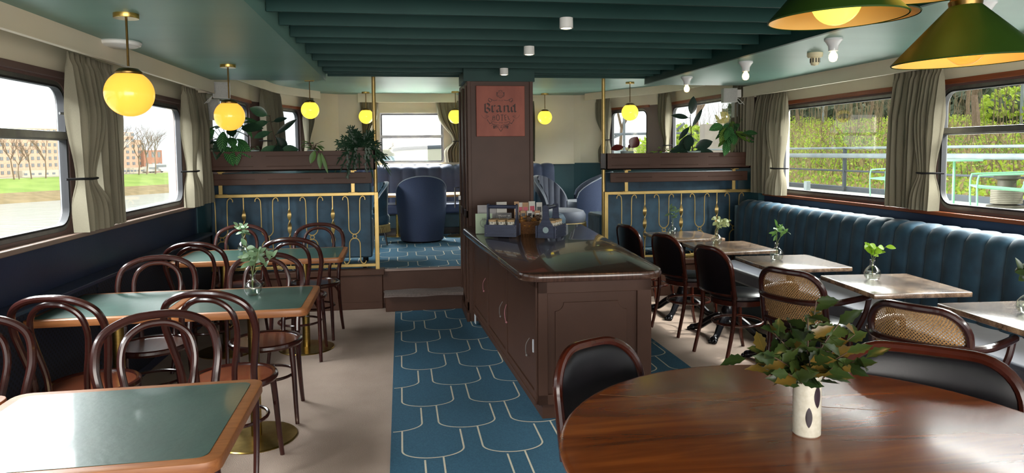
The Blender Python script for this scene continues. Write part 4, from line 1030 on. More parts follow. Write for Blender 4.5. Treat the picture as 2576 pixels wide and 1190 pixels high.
rubber('tall dark rubber plant standing against the bright garden window', (3.09, 7.06, zR), .50, [
    (.99, .15, 1, -.1, .19, .10, 0), (.93, -1, .15, -.1, .19, .06, 0), (.64, .55, .95, -.1, .22, .05, 0), (.74, -.7, -.75, -.1, .18, .055, 0), (.55, -.35, -.7, -.3, .17, .11, 0), (.55, -.75, -.65, -.1, .18, .05, 0),
    (.38, -.65, -.7, -.2, .23, .085, 0), (.30, -1, -.25, -.1, .24, .09, 0), (.18, -.45, -.8, -.3, .19, .075, 0), (.18, .95, .35, -.2, .20, .11, 0), (.12, .95, -.05, -.3, .19, .07, 0), (.1, -.75, -.6, -.2, .17, .05, 0)], [M_ficus], (-.03, 0), .12)
def fernplant(label, loc):
    t = thing('hanging_cactus_plant', label, 'plant', loc); pot(t, .085, .10, M_potdark); r = random.Random(2)
    for k in range(3):
        b = MB()
        for i in range(36):
            a = r.uniform(0, 2*PI); e = r.uniform(.1, 1.3); L_ = r.uniform(.2, .36); d = Vector((math.cos(a)*math.cos(e), math.sin(a)*math.cos(e)*.6-.1, math.sin(e)))
            pts = [Vector((0, 0, .08))+d*(L_*s)+Vector((0, 0, -.34*L_*3*s*s*(1-math.sin(e)*.75))) for s in (0, .2, .4, .6, .8, 1)]
            for q in range(5):
                dd = pts[q+1]-pts[q]; sd = dd.cross(Vector((0, -1, .3))); b.leaf(pts[q], dd, (0, -1, .4), dd.length*1.15, .018 if q < 4 else .013, .05, 3)
                if q > 0:
                    for s in (-1, 1): b.leaf(pts[q], dd+sd.normalized()*s*dd.length*.8, (0, -1, .4), .042, .013, .2, 3)
        b.build('foliage', M_fern, t, smooth=60)
    b = MB()
    for x, L_ in ((-.10, .30), (-.03, .22), (.07, .24), (.10, .14)):
        for q in range(int(L_/.03)):
            p = Vector((x+.008*math.sin(q*2), -.12, .10-q*.03)); b.leaf(p, (0, 0, -1), (0, -1, 0), .04, .02, .05, 3); b.leaf(p, ((-1) ** q*.7, 0, -.7), (0, -1, 0), .035, .012, .1, 3)
    b.build('trailing_strand', M_fern, t, smooth=60); return t
fernplant('bushy dark green hanging plant at the aisle end of the river-side planter', (-.40, 7.02, zL+.05))
def smallplant(name, label, loc, n, rad, zz, L_, W_, m, r0=.06, ph=.12, pm=M_pot, extra=None):
    t = thing(name, label, 'plant', loc); pot(t, r0, ph, pm); stems_leaves(t, rtips(n, rad, ph+zz[0], ph+zz[1], L_, W_, n+3, -.1)+(extra or []), m, M_twig, origin=(0, 0, ph-.02)); return t
smallplant('succulent', 'tiny succulent in a grey-green pot beside the striped prayer plant, river side', (-1.40, 7.02, zL), 9, .04, (.0, .05), .045, .018, M_eucal, .06, .135)
smallplant('trailing_plant', 'small trailing plant with leaves hanging over the river-side planter', (-.83, 6.99, zL), 12, .09, (.0, .08), .09, .022, M_herb, .06, .13, M_pot, [((.02, -.085, .12), (-.35, -.15, -1), (0, -1, .1), .13, .06, .05), ((.06, -.09, .10), (.05, -.1, -1), (0, -1, .1), .16, .045, .05), ((.08, -.09, .10), (.3, -.1, -1), (0, -1, .1), .21, .035, .05)])
t = thing('red_leaf_plant', 'small plant with two dark red round leaves at the pole end of the garden-side planter', 'plant', (2.36, 7.06, zR)); pot(t, .07, .125, M_pot)
stems_leaves(t, [((-.05, -.02, .17), (-1, -.1, -.15), (0, -1, .6), .14, .075, .1), ((.04, -.02, .16), (.45, -.2, .9), (-.3, -1, .2), .13, .12, .08), ((.02, .0, .15), (.2, .2, .8), (0, -1, .2), .05, .03, .1)], M_redleaf, M_redleaf, origin=(0, 0, .11))
smallplant('orchid', 'small pale green plant in the middle of the garden-side planter', (2.76, 7.06, zR), 10, .10, (-.02, .05), .06, .03, M_lime, .05, .11)
# ================================================================ ROUND TABLE AND LEAFY VASE
RT = (1.132, 1.671)
t = thing('round_table', 'large round polished mahogany table in the right foreground', 'table', (RT[0], RT[1], 0))
MB().lathe([(0, .722), (.69, .722), (.722, .726), (.732, .736), (.732, .742), (.726, .748), (.715, .75), (0, .75)], 96).build('tabletop', M_mahog, t)
MB().lathe([(.60, .66), (.62, .66), (.62, .722), (.60, .722)], 64).build('apron', M_walnut, t)
b = MB(); sx = [(-.47+.56*k/20, .555-.45*.56*k/20*.62) for k in range(21)]
b.ribbon([(-.50, .50), (-.1, .36), (.3, .21)], .0028, .7504); b.build('leaf_seam', mat('pale_worn_seam', '#b48a60', .4), t, smooth=0)
MB().lathe([(.06, .70), (.075, .6), (.05, .45), (.07, .3), (.09, .2), (.07, .12), (.0, .12)], 24).build('pedestal', M_walnut, t)
for k in range(4):
    a = PI/4+PI/2*k; MB().tube(spline([(.03*math.cos(a), .03*math.sin(a), .2), (.2*math.cos(a), .2*math.sin(a), .16), (.4*math.cos(a), .4*math.sin(a), .04), (.45*math.cos(a), .45*math.sin(a), .02)], 6), [.035-.015*i/18 for i in range(19)], 8).build('foot', M_walnut, t)
t = thing('stoneware_vase', 'cylindrical speckled stoneware vase with dark drips, full of leafy branches, on the round table', 'vase', (1.115, 1.76, .75))
MB().lathe([(0, .0), (.034, 0), (.0375, .004), (.038, .165), (.0375, .172), (.033, .172), (.033, .02), (0, .02)], 40).build('body', M_vase, t)
for a0, z0, h_, w_ in ((-1.35, .085, .065, .022), (-1.98, .03, .058, .018)):
    b = MB(); b.grid(lambda u, v: (.0384*math.cos(a0+(u-.5)*w_/.038*math.sin(PI*v)**.7), .0384*math.sin(a0+(u-.5)*w_/.038*math.sin(PI*v)**.7), z0+h_*v), 8, 12); b.build('glaze_mark', M_vasemark, t)
r = random.Random(12)
branches = [((-.20, -.02, .30), 9), ((-.13, .03, .37), 9), ((-.02, -.02, .44), 7), ((.05, .02, .50), 6), ((.13, .0, .40), 8), ((.21, .01, .34), 9), ((-.23, .04, .24), 7), ((.10, -.07, .30), 8), ((-.07, -.09, .28), 9), ((.0, .09, .34), 8), ((-.14, -.07, .22), 7), ((.2, -.05, .26), 7), ((.03, -.08, .24), 7), ((-.04, .0, .26), 7)]
for bi, (tip, n) in enumerate(branches):
    o = Vector((.012*math.cos(bi), .012*math.sin(bi), .10)); tip = Vector((tip[0]*.72, tip[1], .165+(tip[2]-.165)*.62)); mid = Vector((tip.x*.35, tip.y*.35, .10+(tip.z-.10)*.6))
    C = spline([o, mid, tip], 8); sb = MB().tube(C, [.003-.0015*i/len(C) for i in range(len(C))], 5); st = sb.build('branch', M_twig, t)
    for grp in (0, 1):
        lb = MB()
        for i in range(n+2):
            if (i % 6 == 4) != (grp == 1): continue
            f = .42+.58*i/(n+1); p = C[min(len(C)-1, int(f*(len(C)-1)))]; a = r.uniform(0, 2*PI)
            d = (tip-o).normalized()*.5+Vector((math.cos(a), math.sin(a)*.9-.15, r.uniform(-.5, .45))); lb.leaf(p, d, Vector((r.uniform(-.6, .6), -.55, r.uniform(.1, 1))), r.uniform(.055, .085), r.uniform(.026, .038), r.uniform(-.1, .35), 8, .85, .15, .16)
        if lb.v: lb.build('foliage', M_holmy if grp else M_holm, st, smooth=60)
# ================================================================ BUD VASES
def bud_vase(label, loc, s, sprig, ml, seed, spread=.07, hgt=.13, L_=.05, W_=.024, lean=(0, 0), n=12):
    t = thing('bud_vase', label, 'vase', loc, 0, 'glass bud vases on the tables'); t.scale = (s, s, s)
    prof = [(0, .002), (.02, .0), (.034, .006), (.045, .024), (.048, .042), (.044, .06), (.03, .078), (.0165, .09), (.0145, .105), (.016, .122), (.0185, .126)]
    gg = MB().lathe(prof, 28, caps=False).build('glass', M_vglass, t)
    MB().lathe([(0, .005), (.032, .008), (.043, .025), (.0455, .042), (.0445, .05), (0, .05)], 24).build('water', M_waterv, gg)
    r = random.Random(seed); sb = MB(); lb = MB()
    for k in range(sprig):
        a = 2*PI*k/sprig+r.uniform(-.5, .5); tip = Vector((spread*math.cos(a)*r.uniform(.5, 1)+lean[0], spread*math.sin(a)*.6+lean[1], .12+hgt*r.uniform(.55, 1))); o = Vector((0, 0, .02))
        C = spline([o, (0, 0, .11), tip.lerp(Vector((0, 0, .13)), .45), tip], 6); sb.tube(C, .0018, 5)
        for i in range(n//sprig+1):
            p = C[len(C)-1-int(i*.5*len(C)/(n//sprig+1))]; d = Vector((r.uniform(-1, 1), r.uniform(-.9, .3), r.uniform(-.35, .9))); lb.leaf(p, d, (r.uniform(-.5, .5), -.8, .6), L_*r.uniform(.75, 1.15), W_, .15, 5, .95)
    sb.build('stem', M_stem, t); lb.build('leaves', ml, t, smooth=60); return t
bud_vase('round glass vase with grey-green sprigs on the middle green table', (-.84, 4.09, .7515), 1.0, 5, M_eucal, 2, .10, .17, .06, .028, (.03, 0), 26)
bud_vase('small glass vase with grey-green sprig on the far green table', (-1.30, 6.0, .7515), .92, 4, M_eucal, 4, .06, .13, .06, .026, (0, 0), 16)
bud_vase('glass bud vase with one tall thin sprig on the marble table nearest the railing', (2.55, 6.28, .75), .92, 2, M_eucal, 6, .05, .18, .065, .026, (0, 0), 13)
bud_vase('glass bud vase with a cream-green eucalyptus sprig leaning right', (2.64, 5.53, .75), .95, 4, leafmat('pale_eucalyptus_leaf', '#98a46e', '#aeb684', None, .5, .3), 9, .07, .14, .05, .035, (.05, 0), 18)
bud_vase('glass bud vase with pointed green leaves on the pale third marble table', (2.68, 4.64, .75), 1.0, 3, M_herb, 10, .06, .12, .075, .024, (.02, 0), 14)
bud_vase('glass bud vase with bright lime round leaves', (2.825, 3.80, .75), 1.0, 4, M_lime, 14, .08, .10, .055, .036, (.01, 0), 13)
bud_vase('glass bud vase cut off by the right edge of the photo', (2.955, 2.86, .75), 1.05, 3, M_holm, 15, .05, .12, .07, .034, (0, 0), 10)
# ================================================================ LAMPS
def globe_lamp(label, x, y, zt, zg, r, m):
    t = thing('globe_pendant', label, 'lamp', (x, y, zt), 0, 'amber globe pendant lamps'); dz = zg-zt
    MB().lathe([(0, -.022), (.055, -.022), (.056, -.020), (.056, 0), (0, 0)][::-1], 28).build('ceiling_plate', M_brass, t)
    MB().tube([(0, 0, -.02), (0, 0, dz+r+.02)], .0055, 10).build('rod', M_brassdark, t)
    MB().lathe([(.057, dz+r*.80), (.060, dz+r*.84), (.060, dz+r*.93), (.058, dz+r*.95), (.042, dz+r*1.08), (.03, dz+r*1.10), (0, dz+r*1.10)], 28).build('cap', M_brassdark, t)
    MB().sphere((0, 0, dz), r, 40, 24).build('globe', m, t); return t
globe_lamp('amber globe pendant hanging closest, by the river-side curtain', -1.27, 3.59, ZC, 1.845, .109, M_globe)
globe_lamp('amber globe pendant in front of the striped prayer plant', -1.26, 5.52, ZC, 1.84, .110, M_globe)
globe_lamp('yellow globe pendant in front of the curved cream corner', -1.048, 8.59, ZL, 2.07, .105, M_globefar)
globe_lamp('yellow globe pendant half hidden behind the bushy hanging plant', -.475, 10.28, ZL, 2.08, .105, M_globefar)
globe_lamp('yellow globe pendant cut off by the pillar beside the bow window curtain', .80, 10.12, ZL, 2.07, .105, M_globefar)
globe_lamp('yellow globe pendant against the cream wall right of the pillar', 2.177, 10.40, ZL, 2.07, .108, M_globefar)
globe_lamp('yellow globe pendant in front of the garden-side lounge window', 2.935, 8.67, ZL, 2.045, .108, M_globefar)
def cone_lamp(label, x, y, zr, r, h, bulb, tilt=(0, 0)):
    t = thing('cone_pendant', label, 'lamp', (x, y, zr), 0, 'green enamel cone pendants'); t.rotation_euler = (tilt[0], tilt[1], 0)
    shd = MB().lathe([(r, 0), (r+.002, .004), (.042, h), (.036, h+.004)], 56, caps=False).build('shade', M_cone_out, t)
    MB().lathe([(r-.003, .002), (.04, h-.004), (.0, h-.003)], 56, caps=False).build('shade_lining', M_cone_in, shd)
    MB().lathe([(.043, h-.004), (.045, h+.012), (.040, h+.016), (.040, h+.03), (.034, h+.034), (.032, h+.05), (.036, h+.055), (.036, h+.062), (.030, h+.066), (.028, h+.11), (.012, h+.125), (0, h+.125)], 24).build('lamp_holder', M_brassdark, t)
    MB().tube([(0, 0, h+.12), (0, 0, 2.595-zr)], .004, 8).build('cord', M_rubber, t)
    if bulb == 'opal': MB().sphere((0, 0, .052), .068, 28, 18).lathe([(.02, .10), (.02, h-.005)], 12).build('bulb', emis('lit_opal_bulb', '#ffe25a', 1.25) if 'lit_opal_bulb' not in bpy.data.materials else bpy.data.materials['lit_opal_bulb'], t)
    else:
        bu = MB().sphere((0, 0, .045), .055, 28, 18).build('bulb', M_bulbglass, t)
        b = MB()
        for k in range(5): a = 2*PI*k/5; b.tube([(.012*math.cos(a), .012*math.sin(a), .085), (.02*math.cos(a), .02*math.sin(a), .03)], .0012, 5)
        b.build('filament', M_fil, bu); MB().lathe([(.018, .088), (.018, h-.005)], 12).build('bulb_cap', M_brass, bu)
    if bulb in ('none',) or label.find('mostly') > 0 or label.find('top edge') > 0: return t
    l = light('bulb_light', 'POINT', (x, y, zr+.06), 1.6 if bulb == 'clear' else .35, (1, .72, .38), .05); l.parent = t; l.location = (0, 0, .03) if bulb == 'clear' else (0, 0, .125)
    return t
pA = at(2104, 45, y=1.85); cone_lamp('green enamel cone pendant with a glowing opal bulb, hanging over the round table', pA.x, pA.y, pA.z-.005, .185, .165, 'opal', (0, -.02))
pB = at(2428, 156, y=1.85); cone_lamp('green enamel cone pendant with a clear filament bulb, lowest and furthest right', pB.x, pB.y, pB.z, .195, .165, 'clear', (0, -.03))
pC = at(2292, 46, y=2.2); cone_lamp('green enamel cone pendant mostly hidden behind the one with the opal bulb', pC.x-.205, pC.y, pC.z, .19, .165, 'clear')
pD = at(2335, -22, y=1.8); cone_lamp('green enamel cone pendant whose rim just shows at the top edge of the photo', pD.x, pD.y, pD.z, .19, .165, 'opal')
def socket(label, x, y):
    t = thing('bulb_socket', label, 'lamp', (x, y, ZC), 0, 'bare bulbs in porcelain sockets')
    MB().lathe([(0, 0), (.052, 0), (.053, -.012), (.045, -.02), (.03, -.045), (.027, -.075), (0, -.075)], 28).build('porcelain_base', mat('glazed_porcelain', '#cfd0d2', .15), t)
    MB().lathe([(.012, -.075), (.014, -.082), (.024, -.098), (.026, -.115), (.02, -.133), (.008, -.14), (0, -.1405)], 20).build('bulb', M_bulb, t)
    return t
for x, y, l in ((2.615, 3.92, 'bare bulb in a white porcelain socket beside the cream smoke detector'), (2.61, 5.0, 'bare bulb in a white porcelain socket, second from the lounge'), (2.595, 6.07, 'bare bulb in a white porcelain socket closest to the lounge'), (2.66, 2.86, 'porcelain bulb socket half hidden behind the cone pendant holder')): socket(l, x, y)
t = thing('smoke_detector', 'cream smoke detector on the ceiling beside a bare bulb', 'smoke detector', (2.87, 4.51, ZC))
MB().lathe([(0, 0), (.052, 0), (.052, -.022), (.045, -.032), (.032, -.034), (.03, -.034), (.03, -.07), (.024, -.084), (0, -.09)], 28).build('housing', mat('cream_plastic', '#d5caa6', .5), t)
b = MB()
for k in range(10): a = 2*PI*k/10; b.box(-.003, .003, -.003, .003, -.068, -.038); b.xf(Matrix.Translation((.029*math.cos(a), .029*math.sin(a), 0)), len(b.v)-8)
b.build('vent_slots', M_rubber, t)
t = thing('ceiling_disc', 'flat white round access point on the river-side ceiling', 'access point', (-1.62, 4.46, ZC))
MB().lathe([(0, 0), (.112, 0), (.118, -.008), (.112, -.022), (.09, -.032), (0, -.034)], 40).build('housing', M_white, t); MB().lathe([(.105, -.0245), (.10, -.0285)], 40).build('status_ring', M_greywhite, t)
def spot(label, x, y):
    t = thing('ceiling_spot', label, 'lamp', (x, y, 2.27), 0, 'white cylindrical spots under the slats'); hs = MB().lathe([(0, 0), (.036, 0), (.037, -.055), (.030, -.056), (.029, -.050)], 28).build('housing', M_white, t); MB().lathe([(.030, -.054), (.02, -.058), (0, -.059)], 24).build('lens', M_spotlit, hs)
for x, y, l in ((.90, 3.72, 'white cylindrical ceiling spot closest to the camera'), (.885, 4.74, 'white cylindrical ceiling spot, middle of three'), (.897, 5.99, 'white cylindrical ceiling spot right above the leather sign')): spot(l, x, y)
# ================================================================ SPEAKERS AND WALL UNITS
def speaker(label, c, rz, w_, h_, d_):
    t = thing('wall_speaker', label, 'speaker', c, rz); cb = MB().box(-w_/2, w_/2, -d_/2, d_/2, -h_/2, h_/2).build('cabinet', M_greywhite, t, bev=.006)
    MB().box(-w_/2+.008, w_/2-.008, -d_/2-.006, -d_/2, -h_/2+.008, h_/2-.008).build('grille', M_speaker, cb, bev=.004)
    return t
s1 = speaker('grey-white speaker at the end of the river-side pelmet, above the prayer plant', (-1.63, 6.86, 2.145), .25, .15, .15, .11)
b = MB(); b.box(-.12, -.075, -.02, .02, -.03, .05); b.tube(spline([(-.08, .0, -.05), (-.12, .02, -.11), (-.16, .08, -.09)], 5), .006, 6); b.tube(spline([(-.09, .0, -.06), (-.16, .02, -.13), (-.22, .05, -.14)], 5), .004, 6); b.build('bracket', M_greywhite, s1)
speaker('lower grey speaker box half behind the prayer plant, river side', (-1.80, 7.12, 1.985), .12, .17, .20, .08)
s2 = speaker('grey-white speaker at the end of the garden-side pelmet', (3.46, 6.98, 2.125), -.2, .145, .15, .11)
b = MB(); b.box(.075, .12, -.02, .02, -.02, .06); b.tube(spline([(.08, 0, -.05), (.12, .02, -.085), (.17, .06, -.06)], 5), .006, 6); b.tube(spline([(.08, .0, -.06), (.10, .02, -.03), (.18, .05, -.10)], 5), .004, 6); b.build('bracket', M_greywhite, s2)
speaker('lower grey speaker box behind the hanging striped plant, garden side', (3.70, 7.2, 1.985), -.1, .17, .16, .08)
# ================================================================ ON THE COUNTER
def jar(label, loc, s=1):
    t = thing('jam_jar', label, 'jar', loc, 0, 'small labelled jars in the caddies'); MB().lathe([(0, 0), (.029, 0), (.032, .004), (.032, .105), (.03, .111)], 20).build('glass', M_jarlabel, t); MB().lathe([(.032, .108), (.033, .11), (.033, .122), (.03, .125), (0, .125)], 20).build('lid', M_jarlid, t); return t
def caddy(label, loc, rz):
    t = thing('wooden_caddy', label, 'caddy', loc, rz, 'blue-black wooden caddies'); Lx, Wy, H = .26, .155, .10
    for s in (-1, 1):
        MB().box(-Lx/2, Lx/2, s*Wy/2-.006, s*Wy/2+.006, .004, H).build('side_board', M_caddy, t, smooth=0, bev=.0015)
        P = [(-.067, .004), (.067, .004), (.067, .09), (.062, .10), (.040, .125), (.028, .155), (.024, .20), (.024, .245), (.018, .258), (0, .262)]
        P = P+[(-x, z) for x, z in P[-2:1:-1]]; n = len(P); b = MB(); x0 = s*(Lx/2-.012)
        b.add([(x0-.006, y, z) for y, z in P]+[(x0+.006, y, z) for y, z in P], [tuple(range(n))[::-1], tuple(range(n, 2*n))]+[(i, (i+1) % n, n+(i+1) % n, n+i) for i in range(n)]); b.build('end_board', M_caddy, t, smooth=30)
    MB().box(-Lx/2+.01, Lx/2-.01, -Wy/2+.006, Wy/2-.006, .004, .014).build('bottom_board', M_caddy, t, smooth=0)
    MB().tube([(-Lx/2+.004, 0, .238), (Lx/2-.004, 0, .238)], .015, 12).build('handle', M_caddy, t)
    b = MB()
    for s in (-1, 1):
        for x in (-.115, .115):
            for z in (.03, .078): b.sphere((x, s*(Wy/2+.0065), z), .0035, 8, 6)
    b.build('screws', M_alu, t)
    return t
cA = (.80, 5.50, .875); aA = -.38
cad = caddy('blue-black wooden jar caddy on the counter, long side toward the camera', cA, aA)
cB = (1.165, 5.36, .875); aB = PI/2-.55
r2 = dup(cad, cB, aB, 'blue-black wooden jar caddy on the counter with a round white sticker on its end')
MB().lathe([(.0, 0), (.024, 0)], 24).xf(Matrix.Translation((-.1245, 0, .068)) @ Matrix.Rotation(-PI/2, 4, 'Y')).build('round_sticker', mat('pale_blue_sticker', '#c9dfe2', .5), r2, smooth=0)
def inl(c, a, x, y, z): return (c[0]+x*math.cos(a)-y*math.sin(a), c[1]+x*math.sin(a)+y*math.cos(a), c[2]+z)
for (c, a, nm) in ((cA, aA, 'long-side'), (cB, aB, 'stickered')):
    for i, (x, y) in enumerate(((-.075, -.034), (0, -.036), (.074, -.034), (-.073, .034), (.002, .036), (.075, .034))):
        jar('small labelled jar in the %s caddy, %s' % (nm, ('outer row, handle start', 'outer row, middle', 'outer row, far end', 'inner row, handle start', 'inner row, middle', 'inner row, far end')[i]), inl(c, a, x, y, .0145))
t = thing('wicker_basket', 'small brown wicker basket of sweets between the two caddies', 'basket', (1.03, 5.66, .875))
b = MB()
for k in range(9): b.tube([((.066+.0042*k)*math.cos(a), (.066+.0042*k)*math.sin(a), .006+.0105*k) for a in [2*PI*q/30 for q in range(30)]], .0068, 6, True)
for q in range(20): a = 2*PI*q/20; b.tube([(.066*math.cos(a), .066*math.sin(a), 0), (.104*math.cos(a), .104*math.sin(a), .10)], .0045, 5)
b.lathe([(0, .004), (.066, .004)], 24); b.build('weave', M_wicker, t)
MB().tube([(.104*math.cos(a), .104*math.sin(a), .10) for a in [2*PI*q/30 for q in range(30)]], .009, 8, True).build('rim', M_wicker, t)
r = random.Random(5); sw = MB()
for k in range(60): 
    a = r.uniform(0, 2*PI); q = .09*math.sqrt(r.random()); z = .05+r.uniform(0, .09)*(1-q/.14)+.02; sw.sphere((q*math.cos(a), q*math.sin(a), z), r.uniform(.012, .02), 7, 5, (r.uniform(.7, 1.2), r.uniform(.7, 1.2), .8))
o = sw.build('wrapped_sweets', M_amber, None, smooth=0); o.location = (1.03, 5.66, .875); tag(o, 'heap of amber wrapped sweets filling the wicker basket', 'sweets', None, 'stuff')
def cone_nut(label, loc, s):
    t = MB(); 
    for k in range(7):
        for q in range(9): a = 2*PI*q/9+k*.35; rr = .03*math.sin(PI*(k+1)/8.5); t.leaf((rr*.6*math.cos(a), rr*.6*math.sin(a), -.026+.008*k), (math.cos(a), math.sin(a), .5), (0, 0, 1), .014, .014, .1, 3)
    t.sphere((0, 0, 0), .02, 10, 8, (1, 1, 1.3)); o = t.build('pine_cone', mat('pine_cone_brown', '#5a4130', .7, c2='#a8927c', scale=120, lo=.5, hi=.7), None, smooth=0); o.location = loc; tag(o, label, 'pine cone', 'pine cones in the basket')
cone_nut('pine cone on the front rim of the sweets basket', (1.03, 5.585, 1.0), 1); cone_nut('pine cone at the right side of the sweets basket, beside the stickered caddy', (1.12, 5.66, 1.0), 1)
def pack(name, label, cat, loc, rz, w_, h_, d_, m, extra=None, tilt=-.12):
    t = thing(name, label, cat, loc, rz); t.rotation_euler.x = tilt
    MB().box(-w_/2, w_/2, 0, d_, 0, h_).build('card', m, t, smooth=0)
    for nm, x0, x1, z0, z1, mm in extra or (): MB().box(x0, x1, -.0012, 0, z0, z1).build(nm, mm, t, smooth=0)
    return t
pk = [(.985, 5.75, .06, M_card, M_pink), (.955, 5.73, .04, M_kraft, M_card), (1.03, 5.735, .05, M_kraft, M_pink), (1.09, 5.73, .055, M_card, M_pink), (1.145, 5.725, .05, M_card, M_cardblack), (1.005, 5.70, .045, M_kraft, M_cardblack), (1.06, 5.69, .045, M_card, M_cardblack), (1.12, 5.68, .045, M_kraft, M_card)]
nm = ['left end, white', 'kraft, second from the left', 'kraft, middle', 'white with a pink mark', 'white at the right end', 'low kraft in front at left', 'low white in front', 'low kraft in front at right']
r = random.Random(9)
for i, (x, y, w_, m, m2) in enumerate(pk):
    lo = i >= 5; z = .875+(.10 if lo else .10); h_ = .085 if lo else .15+.01*(i % 2)
    t = pack('sweet_bag', 'printed sweet bag standing behind the basket, %s' % nm[i], 'sweet bag', (x, y, z), r.uniform(-.2, .2), w_, h_, .018, m, [('print', -w_*.36, w_*.36, h_*.45, h_*.75, m2), ('band', -w_*.4, w_*.4, h_*.15, h_*.3, M_cardblack)])
    t['group'] = 'printed sweet bags behind the basket'
MB().box(.88, 1.18, 5.69, 5.78, .876, .98).build('sweet_bag_tray', M_kraft, None, smooth=0); o = bpy.data.objects['sweet_bag_tray']; tag(o, 'low kraft tray holding the sweet bags behind the basket', 'tray')
t = pack('display_board', 'pale grey board leaning on the pillar behind the caddy', 'board', (.735, 5.86, .876), 0, .19, .225, .006, mat('pale_grey_card', '#a9a6a8', .5), None, -.1)
t = pack('green_leaflet', 'pale green leaflet with a round emblem left of the caddy', 'leaflet', (.675, 5.72, .876), -.08, .14, .165, .004, M_cardgreen, None, -.1)
b = MB(); b.ribbon([(.03*math.cos(a), .085+.034*math.sin(a)) for a in [2*PI*k/24 for k in range(24)]], .003, 0, True)
for k in (-1, 0, 1): b.ribbon([(.008*k, .10), (.012*k, .13)], .003)
b.v = [(x, -.0008, y) for x, y, z in b.v]; b.build('emblem', M_cardblack, t, smooth=0)
t = pack('reader_box', 'white card-reader box standing behind the caddy handle', 'device', (.845, 5.84, .876), 0, .085, .25, .03, M_card, [('screen', -.02, .02, .12, .15, M_cardblack), ('keypad', -.03, .03, .19, .225, M_greywhite)], -.05)
t = pack('menu_card', 'black card with white lettering behind the jars', 'card', (.85, 5.735, .876), 0, .125, .165, .004, M_cardblack, None, -.1)
def text_mesh(s_, size, m, parent, x, z, y):
    c = bpy.data.curves.new('lettering', 'FONT'); c.body = s_; c.size = size; c.align_x = 'CENTER'; o = bpy.data.objects.new('lettering_curve', c); COL.objects.link(o)
    dg = bpy.context.evaluated_depsgraph_get(); me = bpy.data.meshes.new_from_object(o.evaluated_get(dg)); bpy.data.objects.remove(o)
    for v in me.vertices: v.co = (v.co.x+x, y, v.co.y+z)
    me.materials.clear(); me.materials.append(m); q = bpy.data.objects.new('lettering', me); COL.objects.link(q); q.parent = parent; return q
text_mesh('Wandel- en', .021, M_card, t, 0, .135, -.001); text_mesh('fietsroutes', .021, M_card, t, 0, .115, -.001)
b = MB(); b.ribbon([(-.035+.011*math.cos(a), .07+.011*math.sin(a)) for a in [2*PI*k/16 for k in range(16)]], .003, 0, True); b.ribbon([(.035, .055), (.035, .085), (.028, .075), (.035, .085), (.042, .075)], .003); b.v = [(x, -.001, y) for x, y, z in b.v]; b.build('icons', M_card, t, smooth=0)
# ================================================================ LOUNGE FURNITURE
def tub_chair(label, loc, rz, W=.33, H=.87, low=.45, m=M_tweed, m2=M_velvet, skirt=True):
    t = thing('tub_chair', label, 'chair', loc, rz)
    def hh(a): k = abs(a)/1.9; return low+(H-low)*max(0, math.cos(min(1, k)*PI/2))**.55
    def shell(off, flare):
        def fn(u, v):
            a = -1.9+3.8*u; z = .02+(hh(a)-.02)*v; rr = W*(.84+.16*min(1, z/.45))+off-.02*max(0, z-.6); return (rr*math.sin(a)*1.0, -rr*math.cos(a)*.98, z)
        return fn
    MB().grid(shell(0, 0), 48, 14).build('shell', m, t, smooth=60); MB().grid(shell(-.055, 0), 48, 14).build('inner_back', m2, t, smooth=60)
    top = [shell(0, 0)(u/48, 1) for u in range(49)]; tin = [shell(-.055, 0)(u/48, 1) for u in range(49)]
    MB().add([p for ab in zip(top, tin) for p in ab], [(2*i, 2*i+2, 2*i+3, 2*i+1) for i in range(48)]).build('top_band', m, t, smooth=60)
    MB().tube(top, .007, 6).build('piping', M_piping, t)
    MB().lathe([(0, .05), (W-.07, .05), (W-.06, .40), (W-.09, .46), (0, .475)], 32).build('seat', m2, t)
    MB().lathe([(0, 0), (W*.78, 0), (W*.80, .03), (0, .03)], 32).build('plinth', M_iron, t); return t
tub_chair('dark blue tub armchair seen from behind in the opening to the lounge', (.265, 9.30, ZP), PI*.0+.06)
